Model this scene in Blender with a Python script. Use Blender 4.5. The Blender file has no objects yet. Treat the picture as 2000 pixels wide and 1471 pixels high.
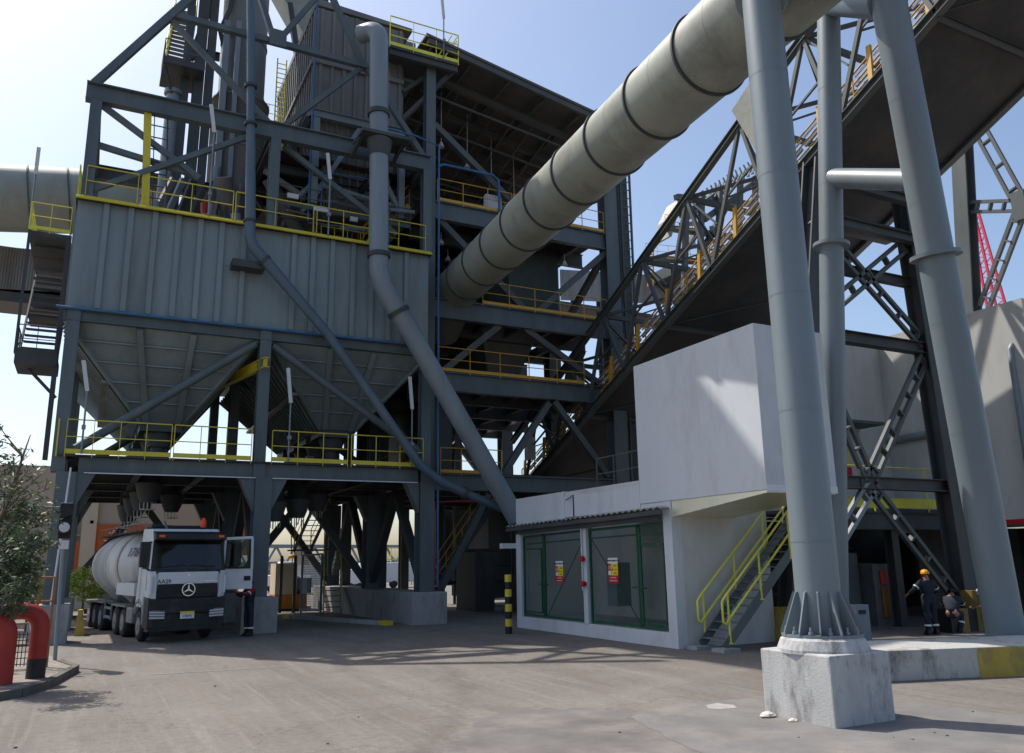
import bpy, math, random
from mathutils import Vector, Matrix
random.seed(7)
R = math.radians
sc = bpy.context.scene
col = sc.collection

# ------------------------------------------------------------------ camera
ROT = Matrix(((0.8911310891, -0.0857713673, -0.4455655446),
              (-0.4534566457, -0.2034026160, -0.8677582879),
              (-0.0162003825, 0.9753310455, -0.2201519913)))
EYE = Vector((0, 0, 2.5))
cam_d = bpy.data.cameras.new('camera')
cam = bpy.data.objects.new('camera', cam_d)
col.objects.link(cam)
cam.matrix_world = Matrix.Translation(EYE) @ ROT.to_4x4()
cam_d.sensor_width = 36; cam_d.sensor_fit = 'HORIZONTAL'; cam_d.lens = 28.8
cam_d.clip_start = 0.1; cam_d.clip_end = 3000
sc.camera = cam

# ------------------------------------------------------------------ light
SUN_EL, SUN_AZ = 56.0, 122.0           # azimuth counter-clockwise from +X
w = bpy.data.worlds.new('World'); sc.world = w; w.use_nodes = True
nt = w.node_tree; nt.nodes.clear()
sky = nt.nodes.new('ShaderNodeTexSky'); sky.sky_type = 'NISHITA'; sky.sun_disc = False
sky.sun_elevation = R(SUN_EL); sky.sun_rotation = R(90 - SUN_AZ)
sky.air_density = 1.0; sky.dust_density = 2.4; sky.ozone_density = 1.6; sky.altitude = 0
bg = nt.nodes.new('ShaderNodeBackground'); bg.inputs[1].default_value = 0.125
wo = nt.nodes.new('ShaderNodeOutputWorld')
nt.links.new(sky.outputs[0], bg.inputs[0]); nt.links.new(bg.outputs[0], wo.inputs[0])
sd = bpy.data.lights.new('sun', 'SUN'); sd.energy = 3.5; sd.angle = R(0.55); sd.color = (1.0, 0.95, 0.87)
so = bpy.data.objects.new('sun', sd); col.objects.link(so)
tosun = Vector((math.cos(R(SUN_EL)) * math.cos(R(SUN_AZ)), math.cos(R(SUN_EL)) * math.sin(R(SUN_AZ)), math.sin(R(SUN_EL))))
so.rotation_euler = tosun.to_track_quat('Z', 'Y').to_euler(); so.location = (0, 0, 60)
sc.view_settings.view_transform = 'Standard'; sc.view_settings.look = 'None'
sc.view_settings.exposure = 0.6; sc.view_settings.gamma = 1.0
sc.cycles.max_bounces = 6; sc.cycles.diffuse_bounces = 3; sc.cycles.glossy_bounces = 3

# ------------------------------------------------------------------ helpers
def ray(px, py):
    return ROT @ Vector((px - 1000.0, 735.5 - py, -1600.0))
def at(px, py, **k):                     # photo pixel -> point on a world plane
    (a, v), = k.items(); i = 'xyz'.index(a); r = ray(px, py)
    return EYE + r * ((v - EYE[i]) / r[i])
def dp(px, py, d):                       # photo pixel -> point at a depth
    return EYE + ray(px, py) * (d / 1600.0)
V = lambda *a: Vector(a)

LOCAL = set()
def tag(o, label=None, cat=None, group=None, kind=None):
    if label: o['label'] = label
    if cat: o['category'] = cat
    if group: o['group'] = group
    if kind: o['kind'] = kind
    return o
def thing(name, label, cat, loc=(0, 0, 0), group=None, rz=None):
    o = bpy.data.objects.new(name, None); col.objects.link(o); o.location = loc
    o.empty_display_size = 0.2
    if rz is not None:
        o.rotation_euler = (0, 0, rz); LOCAL.add(o.name)
    return tag(o, label, cat, group)
def origin(o):
    while o.parent: o = o.parent
    return (Vector((0, 0, 0)) if o.name in LOCAL else Vector(o.location))

class MB:
    def __init__(s): s.v = []; s.f = []; s.s = []
    def add(s, vs, fs, smooth=False):
        b = len(s.v); s.v += [Vector(p) for p in vs]
        for f in fs: s.f.append([i + b for i in f]); s.s.append(smooth)
        return s
    def box(s, x0, x1, y0, y1, z0, z1):
        return s.add([(x0,y0,z0),(x1,y0,z0),(x1,y1,z0),(x0,y1,z0),(x0,y0,z1),(x1,y0,z1),(x1,y1,z1),(x0,y1,z1)],
                     [(0,3,2,1),(4,5,6,7),(0,1,5,4),(1,2,6,5),(2,3,7,6),(3,0,4,7)])
    def frame(s, p, q, up=None):
        d = (q - p).normalized(); up = up or Vector((0, 0, 1))
        if abs(d.dot(up)) > 0.95: up = Vector((0, 1, 0)) if abs(d.y) < 0.9 else Vector((1, 0, 0))
        sd = d.cross(up).normalized(); u = sd.cross(d).normalized()
        return d, sd, u
    def beam(s, p, q, w, h=None, up=None, oz=0, ow=0):
        p = Vector(p); q = Vector(q); h = h or w
        d, sd, u = s.frame(p, q, up); c = u * oz + sd * ow
        vs = [e + c + sd * (a * w / 2) + u * (b * h / 2) for e in (p, q) for a, b in ((-1,-1),(1,-1),(1,1),(-1,1))]
        return s.add(vs, [(0,3,2,1),(4,5,6,7),(0,1,5,4),(1,2,6,5),(2,3,7,6),(3,0,4,7)])
    def ibeam(s, p, q, w, h, up=None, t=0.03):
        s.beam(p, q, w, t, up, oz=h/2 - t/2); s.beam(p, q, w, t, up, oz=-h/2 + t/2)
        return s.beam(p, q, t, h - 2*t - .002, up)
    def laced(s, p, q, w, t=0.12, n=6, up=None):
        p = Vector(p); q = Vector(q); d, sd, u = s.frame(p, q, up)
        s.beam(p, q, t, t, up, ow=w/2); s.beam(p, q, t, t, up, ow=-w/2)
        for i in range(n):
            c = p.lerp(q, (i + .5) / n)
            s.beam(c - sd * (w/2 - t/2), c + sd * (w/2 - t/2), t * 1.6, t * .5, d)
        return s
    def tube(s, p, q, r, r2=None, n=12, cap=True):
        p = Vector(p); q = Vector(q); r2 = r if r2 is None else r2
        d, sd, u = s.frame(p, q); vs = []
        for e, rr in ((p, r), (q, r2)):
            for i in range(n):
                a = 2 * math.pi * i / n; vs.append(e + sd * math.cos(a) * rr + u * math.sin(a) * rr)
        s.add(vs, [(i, (i+1) % n, n + (i+1) % n, n + i) for i in range(n)], True)
        if cap: s.add(vs, [tuple(range(n))[::-1], tuple(range(n, 2*n))])
        return s
    def path(s, pts, r, n=12, rr=None, cap=True):
        pts = [Vector(p) for p in pts]; rings = []; prev = None
        for i, p in enumerate(pts):
            d = (pts[min(i+1, len(pts)-1)] - pts[max(i-1, 0)]).normalized()
            if prev is None:
                _, sd, u = s.frame(p, p + d)
            else:
                sd = (prev - d * prev.dot(d)).normalized(); u = sd.cross(d)
            prev = sd; q = r if rr is None else rr[i]
            rings.append([p + sd * math.cos(2*math.pi*k/n) * q + u * math.sin(2*math.pi*k/n) * q for k in range(n)])
        vs = [v for g in rings for v in g]; fs = []
        for i in range(len(pts) - 1):
            for k in range(n): fs.append((i*n + k, i*n + (k+1) % n, (i+1)*n + (k+1) % n, (i+1)*n + k))
        s.add(vs, fs, True)
        if cap: s.add(rings[0], [tuple(range(n))[::-1]]); s.add(rings[-1], [tuple(range(n))])
        return s
    def lathe(s, prof, c, n=24, axis='z', smooth=True):
        c = Vector(c); vs = []
        for r, h in prof:
            for k in range(n):
                a = 2*math.pi*k/n; x, y = r*math.cos(a), r*math.sin(a)
                vs.append(c + (V(x, y, h) if axis == 'z' else V(x, h, y) if axis == 'y' else V(h, x, y)))
        m = len(prof); fs = []
        for i in range(m-1):
            for k in range(n): fs.append((i*n+k, i*n+(k+1) % n, (i+1)*n+(k+1) % n, (i+1)*n+k))
        s.add(vs, fs, smooth)
        s.add(vs[:n], [tuple(range(n))[::-1]]); s.add(vs[-n:], [tuple(range(n))])
        return s
    def prism(s, poly, vec):
        poly = [Vector(p) for p in poly]; vec = Vector(vec); n = len(poly)
        return s.add(poly + [p + vec for p in poly],
                     [tuple(range(n))[::-1], tuple(range(n, 2*n))] + [(i, (i+1) % n, n+(i+1) % n, n+i) for i in range(n)])
    def frustum(s, a, b):                # two quads
        return s.add(list(a) + list(b), [(0,3,2,1),(4,5,6,7),(0,1,5,4),(1,2,6,5),(2,3,7,6),(3,0,4,7)])
    def build(s, name, m, parent=None, label=None, bevel=0, cat=None, group=None, kind=None):
        o = origin(parent) if parent else Vector((0, 0, 0))
        me = bpy.data.meshes.new(name); me.from_pydata([tuple(p - o) for p in s.v], [], s.f)
        me.polygons.foreach_set('use_smooth', s.s); me.materials.append(m); me.update()
        ob = bpy.data.objects.new(name, me); col.objects.link(ob); ob.parent = parent
        if bevel:
            b = ob.modifiers.new('bevel', 'BEVEL'); b.width = bevel; b.segments = 2; b.limit_method = 'ANGLE'
        return tag(ob, label, cat, group, kind)

def copy_tree(o, loc=None, parent=None, label=None, rz=None):
    c = o.copy(); col.objects.link(c); c.parent = parent
    if o.name in LOCAL: LOCAL.add(c.name)
    for ch in o.children: copy_tree(ch, None, c)
    if loc is not None: c.location = loc
    if label: c['label'] = label
    if rz is not None: c.rotation_euler.z = rz
    return c

# ------------------------------------------------------------------ materials
def mat(name, c, rough=.55, metal=0, var=.18, scale=1.5, streak=0, dirt=None, dirtamt=.3, dscale=.6, bump=.0, bscale=30, spec=.4, emit=None):
    m = bpy.data.materials.new(name); m.use_nodes = True; t = m.node_tree; n = t.nodes; L = t.links
    b = n['Principled BSDF']; b.inputs['Roughness'].default_value = rough; b.inputs['Metallic'].default_value = metal
    b.inputs['Specular IOR Level'].default_value = spec
    tc = n.new('ShaderNodeTexCoord'); mp = n.new('ShaderNodeMapping'); L.new(tc.outputs['Object'], mp.inputs[0])
    if streak: mp.inputs['Scale'].default_value = (1, 1, 1.0 / (1 + streak))
    no = n.new('ShaderNodeTexNoise'); no.inputs['Scale'].default_value = scale; no.inputs['Detail'].default_value = 8
    no.inputs['Roughness'].default_value = .62
    L.new(mp.outputs[0], no.inputs['Vector'])
    cr = n.new('ShaderNodeValToRGB'); L.new(no.outputs[0], cr.inputs[0])
    cr.color_ramp.elements[0].position = .3; cr.color_ramp.elements[1].position = .72
    cr.color_ramp.elements[0].color = (*[x * (1 - var) for x in c], 1)
    cr.color_ramp.elements[1].color = (*[min(1, x * (1 + var)) for x in c], 1)
    out = cr.outputs[0]
    if dirt:
        n2 = n.new('ShaderNodeTexNoise'); n2.inputs['Scale'].default_value = dscale; n2.inputs['Detail'].default_value = 10
        n2.inputs['Roughness'].default_value = .7
        L.new(mp.outputs[0], n2.inputs['Vector'])
        c2 = n.new('ShaderNodeValToRGB'); L.new(n2.outputs[0], c2.inputs[0])
        c2.color_ramp.elements[0].position = .5; c2.color_ramp.elements[1].position = .68
        c2.color_ramp.elements[0].color = (0, 0, 0, 1); c2.color_ramp.elements[1].color = (dirtamt,) * 3 + (1,)
        mx = n.new('ShaderNodeMix'); mx.data_type = 'RGBA'; L.new(c2.outputs[0], mx.inputs[0]); L.new(out, mx.inputs[6])
        mx.inputs[7].default_value = (*dirt, 1); out = mx.outputs[2]
    L.new(out, b.inputs['Base Color'])
    if bump:
        n3 = n.new('ShaderNodeTexNoise'); n3.inputs['Scale'].default_value = bscale; n3.inputs['Detail'].default_value = 6
        L.new(tc.outputs['Object'], n3.inputs['Vector'])
        bp = n.new('ShaderNodeBump'); bp.inputs['Strength'].default_value = bump; bp.inputs['Distance'].default_value = .02
        L.new(n3.outputs[0], bp.inputs['Height']); L.new(bp.outputs[0], b.inputs['Normal'])
    return m

DUST = (.22, .19, .16)
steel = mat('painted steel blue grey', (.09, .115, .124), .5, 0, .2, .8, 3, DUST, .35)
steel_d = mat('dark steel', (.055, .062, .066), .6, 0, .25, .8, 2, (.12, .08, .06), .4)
steel_b = mat('weathered building steel', (.08, .092, .092), .6, 0, .25, .7, 2, (.13, .09, .07), .45)
panel = mat('silo panel paint', (.20, .245, .25), .5, 0, .2, .7, 8, (.11, .115, .10), .55, .55)
bin_m = mat('dusty filter bin', (.17, .17, .17), .65, 0, .22, .6, 4, (.22, .17, .13), .5)
ductm = mat('duct cream paint', (.27, .28, .235), .42, 0, .14, .5, 0, (.12, .115, .10), .6, .42)
ductrust = mat('far duct paint', (.30, .33, .30), .5, 0, .12, .3, 1, (.22, .15, .09), .6, .3)
ringm = mat('duct ring steel', (.05, .055, .055), .6, 0, .25, 2)
pipem = mat('grey enamel pipe', (.20, .235, .26), .4, 0, .12, .9, 5, (.12, .125, .12), .5, .8)
pipeb = mat('blue grey chute pipe', (.08, .12, .155), .4, 0, .15, .6, 3, DUST, .3)
legm = mat('trestle paint', (.165, .20, .22), .42, 0, .14, .6, 6, (.13, .115, .10), .5, .5, spec=.5, bump=.08, bscale=90)
yel = mat('yellow rail paint', (.62, .52, .04), .5, 0, .15, 3, 0, (.2, .16, .08), .4, 3)
yelb = mat('bright yellow rail', (.72, .68, .08), .45, 0, .1, 3)
ora = mat('orange rail paint', (.62, .33, .035), .5, 0, .15, 3, 0, (.2, .12, .05), .4, 3)
grate = mat('grating and dark deck', (.05, .048, .045), .8, 0, .3, 1.5, 0, (.12, .07, .05), .5)
blue = mat('blue water pipe', (.035, .13, .28), .4, 0, .15, 2)
redp = mat('red fire pipe', (.34, .025, .02), .5, 0, .15, 2, 0, (.15, .05, .04), .4, 2)
blackp = mat('black pipe coating', (.02, .02, .022), .6, 0, .3, 4)
conc = mat('concrete', (.30, .31, .31), .85, 0, .16, 2.5, 2, (.11, .10, .09), .5, 2.2, .35, 40)
concp = mat('whitewashed concrete', (.42, .42, .415), .85, 0, .16, 2.2, 2, (.12, .11, .10), .8, 3.2, .35, 35)
concw = mat('worn painted kerb wall', (.42, .42, .40), .85, 0, .15, 2.0, 1, (.10, .09, .085), .85, 2.0, .4, 35)
concy = mat('worn yellow kerb paint', (.42, .30, .06), .8, 0, .15, 2.5, 1, (.13, .12, .10), .8, 2.4, .3, 35)
wall_w = mat('white render', (.56, .58, .60), .8, 0, .035, .8, 2, (.42, .42, .41), .6, .7, .15, 60)
wall_g = mat('grey render', (.54, .535, .515), .85, 0, .05, .8, 2, (.24, .23, .21), .35, .5, .1, 60)
clad = mat('galvanised corrugated cladding', (.30, .30, .29), .5, .3, .2, .8, 6, (.2, .13, .09), .5, .5)
greenm = mat('green gate steel', (.015, .085, .042), .5, 0, .2, 3)
greend = mat('green stringer steel', (.07, .12, .06), .6, 0, .25, 1.5, 0, (.2, .18, .12), .5, 1.5)
white_p = mat('white truck paint', (.62, .65, .68), .35, 0, .05, 1.2, 0, (.35, .32, .28), .35, 1.2)
plast = mat('black truck plastic', (.011, .012, .015), .5, 0, .25, 2, 0, (.1, .09, .08), .4, 1.5)
tyre = mat('tyre rubber', (.025, .025, .027), .9, 0, .2, 5, 0, (.12, .11, .1), .4, 3)
rimm = mat('wheel rim', (.22, .22, .22), .5, .3, .2, 5)
tankm = mat('dusty tank paint', (.52, .53, .52), .5, 0, .12, 1, 3, (.25, .22, .19), .75, .9)
chrome = mat('chrome', (.7, .7, .72), .2, 1, .05, 5)
beige = mat('beige render', (.46, .38, .31), .85, 0, .06, .5, 3, (.3, .25, .2), .3)
beigel = mat('pale beige pilaster', (.60, .50, .38), .85, 0, .05, .5)
banner = mat('orange banner', (.55, .12, .02), .6, 0, .06, 1)
whitem = mat('white paint', (.75, .75, .75), .5, 0, .04, 2)
black = mat('black paint', (.01, .01, .012), .5, 0, .2, 3)
redm = mat('sign red', (.5, .015, .02), .5, 0, .06, 3)
yelm = mat('sign yellow', (.75, .58, .03), .5, 0, .06, 3)
skin = mat('skin', (.30, .16, .10), .6, 0, .06, 5)
navy = mat('navy work trousers', (.015, .02, .035), .85, 0, .2, 6)
redsh = mat('dark red work shirt', (.28, .015, .025), .85, 0, .15, 6)
reflect = mat('reflective tape', (.7, .7, .65), .35, 0, .05, 6)
helmet = mat('orange hard hat', (.75, .30, .02), .35, 0, .05, 6)
barkm = mat('bark', (.16, .11, .08), .9, 0, .3, 8, 2, None, 0, 1, .4, 30)
rust = mat('rusty frame', (.30, .15, .07), .75, 0, .25, 4)
cranem = mat('red crane lattice paint', (.55, .02, .06), .5, 0, .08, 1)
lampm = mat('white lamp housing', (.6, .62, .64), .4, 0, .05, 3)
winm = mat('window glass dark', (.02, .03, .035), .12, 0, .1, 2, spec=.6)
soilm = mat('dry soil', (.24, .21, .18), .95, 0, .3, 6, 0, (.10, .09, .08), .6, 4, .6, 25)
stonem = mat('pale stone', (.55, .52, .46), .9, 0, .12, 8, 0, None, 0, 1, .4, 20)
treadm = mat('steel tread', (.16, .17, .18), .6, .2, .2, 3)

def glass_mat():
    m = bpy.data.materials.new('windscreen glass'); m.use_nodes = True; n = m.node_tree.nodes; L = m.node_tree.links
    n.clear(); o = n.new('ShaderNodeOutputMaterial'); a = n.new('ShaderNodeBsdfGlossy'); a.inputs[1].default_value = .03
    a.inputs[0].default_value = (.9, .95, 1, 1)
    b = n.new('ShaderNodeBsdfTransparent'); b.inputs[0].default_value = (.55, .62, .62, 1)
    f = n.new('ShaderNodeFresnel'); f.inputs[0].default_value = 1.5; mx = n.new('ShaderNodeMixShader')
    L.new(f.outputs[0], mx.inputs[0]); L.new(b.outputs[0], mx.inputs[1]); L.new(a.outputs[0], mx.inputs[2]); L.new(mx.outputs[0], o.inputs[0])
    return m
glass = glass_mat()

def mesh_mat():                          # chain-link wire: real gaps between diagonal wires
    m = bpy.data.materials.new('green chain link'); m.use_nodes = True; n = m.node_tree.nodes; L = m.node_tree.links
    b = n['Principled BSDF']; b.inputs['Base Color'].default_value = (.018, .065, .042, 1); b.inputs['Roughness'].default_value = .5
    tc = n.new('ShaderNodeTexCoord'); sp = n.new('ShaderNodeSeparateXYZ'); L.new(tc.outputs['Object'], sp.inputs[0])
    outs = []
    for sg in (1, -1):
        a = n.new('ShaderNodeMath'); a.operation = 'MULTIPLY_ADD'; L.new(sp.outputs['Z'], a.inputs[0]); a.inputs[1].default_value = sg; L.new(sp.outputs['Y'], a.inputs[2])
        k = n.new('ShaderNodeMath'); k.operation = 'MULTIPLY'; L.new(a.outputs[0], k.inputs[0]); k.inputs[1].default_value = 11
        fr = n.new('ShaderNodeMath'); fr.operation = 'FRACT'; L.new(k.outputs[0], fr.inputs[0])
        c = n.new('ShaderNodeMath'); c.operation = 'LESS_THAN'; L.new(fr.outputs[0], c.inputs[0]); c.inputs[1].default_value = .14; outs.append(c)
    mx = n.new('ShaderNodeMath'); mx.operation = 'MAXIMUM'; L.new(outs[0].outputs[0], mx.inputs[0]); L.new(outs[1].outputs[0], mx.inputs[1])
    L.new(mx.outputs[0], b.inputs['Alpha'])
    return m
chain = mesh_mat()

def leaf_mat(name, c, c2):
    m = bpy.data.materials.new(name); m.use_nodes = True; n = m.node_tree.nodes; L = m.node_tree.links
    b = n['Principled BSDF']; b.inputs['Roughness'].default_value = .5
    g = n.new('ShaderNodeNewGeometry'); cr = n.new('ShaderNodeValToRGB'); L.new(g.outputs['Random Per Island'], cr.inputs[0])
    cr.color_ramp.elements[0].color = (*c, 1); cr.color_ramp.elements[1].color = (*c2, 1)
    L.new(cr.outputs[0], b.inputs['Base Color'])
    tr = n.new('ShaderNodeBsdfTranslucent'); L.new(cr.outputs[0], tr.inputs[0]); mx = n.new('ShaderNodeMixShader'); mx.inputs[0].default_value = .3
    L.new(b.outputs[0], mx.inputs[1]); L.new(tr.outputs[0], mx.inputs[2]); L.new(mx.outputs[0], n['Material Output'].inputs[0])
    return m
leafm = leaf_mat('olive leaf', (.045, .07, .035), (.12, .16, .08))
leafy = leaf_mat('yellow green leaf', (.18, .27, .03), (.46, .52, .07))

def railing(parent, pts, h=1.2, sp=1.5, m=None, name='railing', toe=.15, r=.024, lean=None, mid=1, post=.05):
    """posts, top rail, mid rail, toe board along a polyline"""
    b = MB(); pts = [Vector(p) for p in pts]; up = lean or V(0, 0, 1)
    for p, q in zip(pts, pts[1:]):
        L = (q - p).length; n = max(1, round(L / sp))
        for i in range(n + 1):
            c = p.lerp(q, i / n); b.beam(c - up * .12, c + up * (h - .02), post, post * .5, (q - p).normalized())
        b.tube(p + up * h, q + up * h, r, n=8)
        for k in range(mid): b.tube(p + up * h * (k + 1) / (mid + 1), q + up * h * (k + 1) / (mid + 1), r * .85, n=6)
        if toe: b.beam(p + up * toe * .55, q + up * toe * .55, .012, toe, up)
    return b.build(name, m or yel, parent)

def text(s, size, m, parent, loc, rot, name='lettering', ext=.004, align='CENTER', bold=False):
    cu = bpy.data.curves.new('t', 'FONT'); cu.body = s; cu.size = size; cu.extrude = ext; cu.align_x = align; cu.align_y = 'CENTER'
    if bold: cu.offset = size * .02
    to = bpy.data.objects.new('t', cu); col.objects.link(to)
    dg = bpy.context.evaluated_depsgraph_get(); me = bpy.data.meshes.new_from_object(to.evaluated_get(dg))
    bpy.data.objects.remove(to); me.materials.clear(); me.materials.append(m); me.name = name
    o = bpy.data.objects.new(name, me); col.objects.link(o); o.parent = parent
    o.location = Vector(loc) - (origin(parent) if parent else V(0, 0, 0)); o.rotation_euler = rot
    return o
ROT_Y = (R(90), 0, 0)                    # reads from -Y
ROT_X = (R(90), 0, R(-90))               # reads from -X

# ================================================================== GROUND
def ground_mat():
    m = bpy.data.materials.new('dusty yard paving'); m.use_nodes = True; t = m.node_tree; n = t.nodes; L = t.links
    b = n['Principled BSDF']; b.inputs['Roughness'].default_value = .9; b.inputs['Specular IOR Level'].default_value = .25
    tc = n.new('ShaderNodeTexCoord')
    def noise(scale, rot=0, sc=(1, 1, 1), det=8, dist=0.):
        mp = n.new('ShaderNodeMapping'); mp.inputs['Rotation'].default_value = (0, 0, R(rot)); mp.inputs['Scale'].default_value = sc
        L.new(tc.outputs['Object'], mp.inputs[0]); q = n.new('ShaderNodeTexNoise'); q.inputs['Scale'].default_value = scale
        q.inputs['Detail'].default_value = det; q.inputs['Roughness'].default_value = .6; q.inputs['Distortion'].default_value = dist
        L.new(mp.outputs[0], q.inputs['Vector']); return q.outputs[0]
    def ramp(f, p0, p1, c0, c1):
        r = n.new('ShaderNodeValToRGB'); L.new(f, r.inputs[0]); r.color_ramp.elements[0].position = p0; r.color_ramp.elements[1].position = p1
        r.color_ramp.elements[0].color = c0; r.color_ramp.elements[1].color = c1; return r.outputs[0]
    def mix(f, a, c, bl='MIX'):
        x = n.new('ShaderNodeMix'); x.data_type = 'RGBA'; x.blend_type = bl
        if isinstance(f, float): x.inputs[0].default_value = f
        else: L.new(f, x.inputs[0])
        L.new(a, x.inputs[6])
        if isinstance(c, tuple): x.inputs[7].default_value = c
        else: L.new(c, x.inputs[7])
        return x.outputs[2]
    base = ramp(noise(.35), .3, .7, (.165, .147, .129, 1), (.222, .200, .177, 1))
    tr = ramp(noise(.8, 28, (1, .06, 1), 5, .6), .42, .62, (.0, 0, 0, 1), (.4,) * 3 + (1,))          # tyre streaks
    c = mix(tr, base, (.125, .107, .093, 1))
    tr2 = ramp(noise(5.0, 24, (1, .045, 1), 6, .5), .52, .66, (.0, 0, 0, 1), (.45,) * 3 + (1,))
    c = mix(tr2, c, (.25, .228, .205, 1))
    # rubber-dark arcs left by turning lorries
    def arc(cx, cy, rad, wd, amt, c, colr=(.13, .115, .105, 1)):
        mp = n.new('ShaderNodeMapping'); mp.inputs['Location'].default_value = (-cx, -cy, 0); L.new(tc.outputs['Object'], mp.inputs[0])
        ds = n.new('ShaderNodeVectorMath'); ds.operation = 'LENGTH'; L.new(mp.outputs[0], ds.inputs[0])
        s1 = n.new('ShaderNodeMath'); s1.operation = 'SUBTRACT'; L.new(ds.outputs['Value'], s1.inputs[0]); s1.inputs[1].default_value = rad
        s2 = n.new('ShaderNodeMath'); s2.operation = 'ABSOLUTE'; L.new(s1.outputs[0], s2.inputs[0])
        wn = n.new('ShaderNodeMath'); wn.operation = 'MULTIPLY_ADD'; L.new(noise(1.2, 0, (1, 1, 1), 6), wn.inputs[0]); wn.inputs[1].default_value = wd * 2.2; L.new(s2.outputs[0], wn.inputs[2])
        f = ramp(wn.outputs[0], wd * .9, wd * 2.3, (amt,) * 3 + (1,), (0, 0, 0, 1)); return mix(f, c, colr)
    c = arc(19.6, 18.56, 13.9, .6, .42, c, (.12, .105, .096, 1)); c = arc(-12.89, 24.18, 21.5, .55, .6, c, (.12, .10, .09, 1))
    c = arc(-19.2, 25.3, 30.5, .5, .42, c, (.15, .125, .11, 1)); c = arc(-19.2, 25.3, 32.6, .3, .3, c); c = arc(-79.3, 14.6, 84.4, .7, .38, c, (.17, .135, .115, 1)); c = arc(-79.3, 14.6, 81.6, .5, .3, c, (.18, .15, .13, 1))
    c = arc(16, 2, 13.5, .5, .22, c, (.30, .28, .26, 1))
    oil = ramp(noise(.55, 0, (1, 1, 1), 6, .8), .6, .7, (0, 0, 0, 1), (.38,) * 3 + (1,)); c = mix(oil, c, (.13, .115, .105, 1))
    vo = n.new('ShaderNodeTexVoronoi'); vo.feature = 'DISTANCE_TO_EDGE'; vo.inputs['Scale'].default_value = .3
    wv = n.new('ShaderNodeVectorMath'); wv.operation = 'ADD'; L.new(tc.outputs['Object'], wv.inputs[0])
    nz = n.new('ShaderNodeTexNoise'); nz.inputs['Scale'].default_value = 1.5; nz.inputs['Detail'].default_value = 6; L.new(tc.outputs['Object'], nz.inputs['Vector']); L.new(nz.outputs['Color'], wv.inputs[1]); L.new(wv.outputs[0], vo.inputs['Vector'])
    ck = ramp(vo.outputs[0], .0, .007, (.45,) * 3 + (1,), (0, 0, 0, 1)); c = mix(ck, c, (.09, .08, .075, 1))
    gr = ramp(noise(38, 0, (1, 1, 1), 3), .35, .7, (.78,) * 3 + (1,), (1.12,) * 3 + (1,)); c = mix(1.0, c, gr, 'MULTIPLY')
    g2 = ramp(noise(7, 0, (1, 1, 1), 10), .3, .7, (.84,) * 3 + (1,), (1.13,) * 3 + (1,)); c = mix(1.0, c, g2, 'MULTIPLY')
    g3 = ramp(noise(120, 0, (1, 1, 1), 2), .35, .65, (.8,) * 3 + (1,), (1.2,) * 3 + (1,)); c = mix(1.0, c, g3, 'MULTIPLY')
    sp = ramp(noise(9, 0, (1, 1, 1), 8), .66, .74, (0, 0, 0, 1), (.45,) * 3 + (1,)); c = mix(sp, c, (.13, .12, .11, 1))
    L.new(c, b.inputs['Base Color'])
    bp = n.new('ShaderNodeBump'); bp.inputs['Strength'].default_value = .35; bp.inputs['Distance'].default_value = .02
    L.new(noise(45, 0, (1, 1, 1), 6), bp.inputs['Height']); L.new(bp.outputs[0], b.inputs['Normal'])
    return m
g = MB(); g.add([(-900, -300, 0), (1200, -300, 0), (1200, 1500, 0), (-900, 1500, 0)], [(0, 1, 2, 3)])
g.build('ground', ground_mat(), kind='structure')
asph = mat('old grey asphalt', (.165, .158, .152), .92, 0, .2, 1.2, 0, (.26, .23, .20), .7, .8, .5, 60)
rj = random.Random(4)
def ragged(pts, amp, z, n=7):
    out = []
    for (x0_, y0_), (x1_, y1_) in zip(pts, pts[1:] + pts[:1]):
        for k_ in range(n):
            f_ = k_/n; out.append(at(x0_ + (x1_ - x0_)*f_ + rj.uniform(-amp, amp), y0_ + (y1_ - y0_)*f_ + rj.uniform(-amp, amp)*.4, z=z))
    return out
a2 = ragged([(880,1440),(950,1400),(1010,1385),(1130,1383),(1235,1388),(1300,1410),(1400,1452),(1560,1530),(1500,1580),(1000,1580),(840,1500)], 9, .003)
pd = MB(); pd.add(a2, [tuple(range(len(a2)))]); pd.build('asphalt_strip', mat('dark dusty asphalt', (.15, .138, .13), .92, 0, .25, 1.0, 0, (.235, .21, .19), .75, .5, .6, 60), kind='structure')
mp_ = MB(); mp_.add(ragged([(1378,1377),(1400,1373),(1432,1377),(1440,1382),(1405,1386),(1382,1383)], 1.2, .011, 3), [tuple(range(18))]); mp_.build('concrete_patch', mat('pale concrete patch', (.31, .30, .285), .9, 0, .15, 5), kind='structure')
p = MB(); a1 = ragged([(x, y) for x, y in ((1225,1400),(1330,1372),(1430,1367),(1500,1362),(1560,1372),(1760,1372),(1860,1380),(2010,1398),(2040,1500),(1500,1530),(1420,1490),(1330,1452),(1275,1425))], 7, .007, 5)
p.add(a1, [tuple(range(len(a1)))]); p.build('asphalt_patch', asph, kind='structure')
seam = MB(); seam.beam(at(290, 1318, z=.008), at(560, 1302, z=.008), .035, .004); seam.build('paving_joint', mat('joint filler', (.40, .37, .34), .9), kind='structure')
# kerbed verge on the left
vp = [(-12, 20.2), (-1.35, 19.75), (-.95, 20.1), (-.5, 21.2), (.03, 24.0), (-.35, 25.6), (-.9, 29), (-12, 30)]
MB().prism([(x, y, .001) for x, y in vp], (0, 0, .14)).build('verge', soilm, kind='structure')
k = MB()
for a, b_ in zip(vp[0:6], vp[1:6]): k.beam((a[0], a[1], .085), (b_[0], b_[1], .085), .16, .17)
k.build('verge_kerb', mat('dark dusty kerb', (.12, .11, .10), .9, 0, .3, 2), kind='structure')
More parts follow.
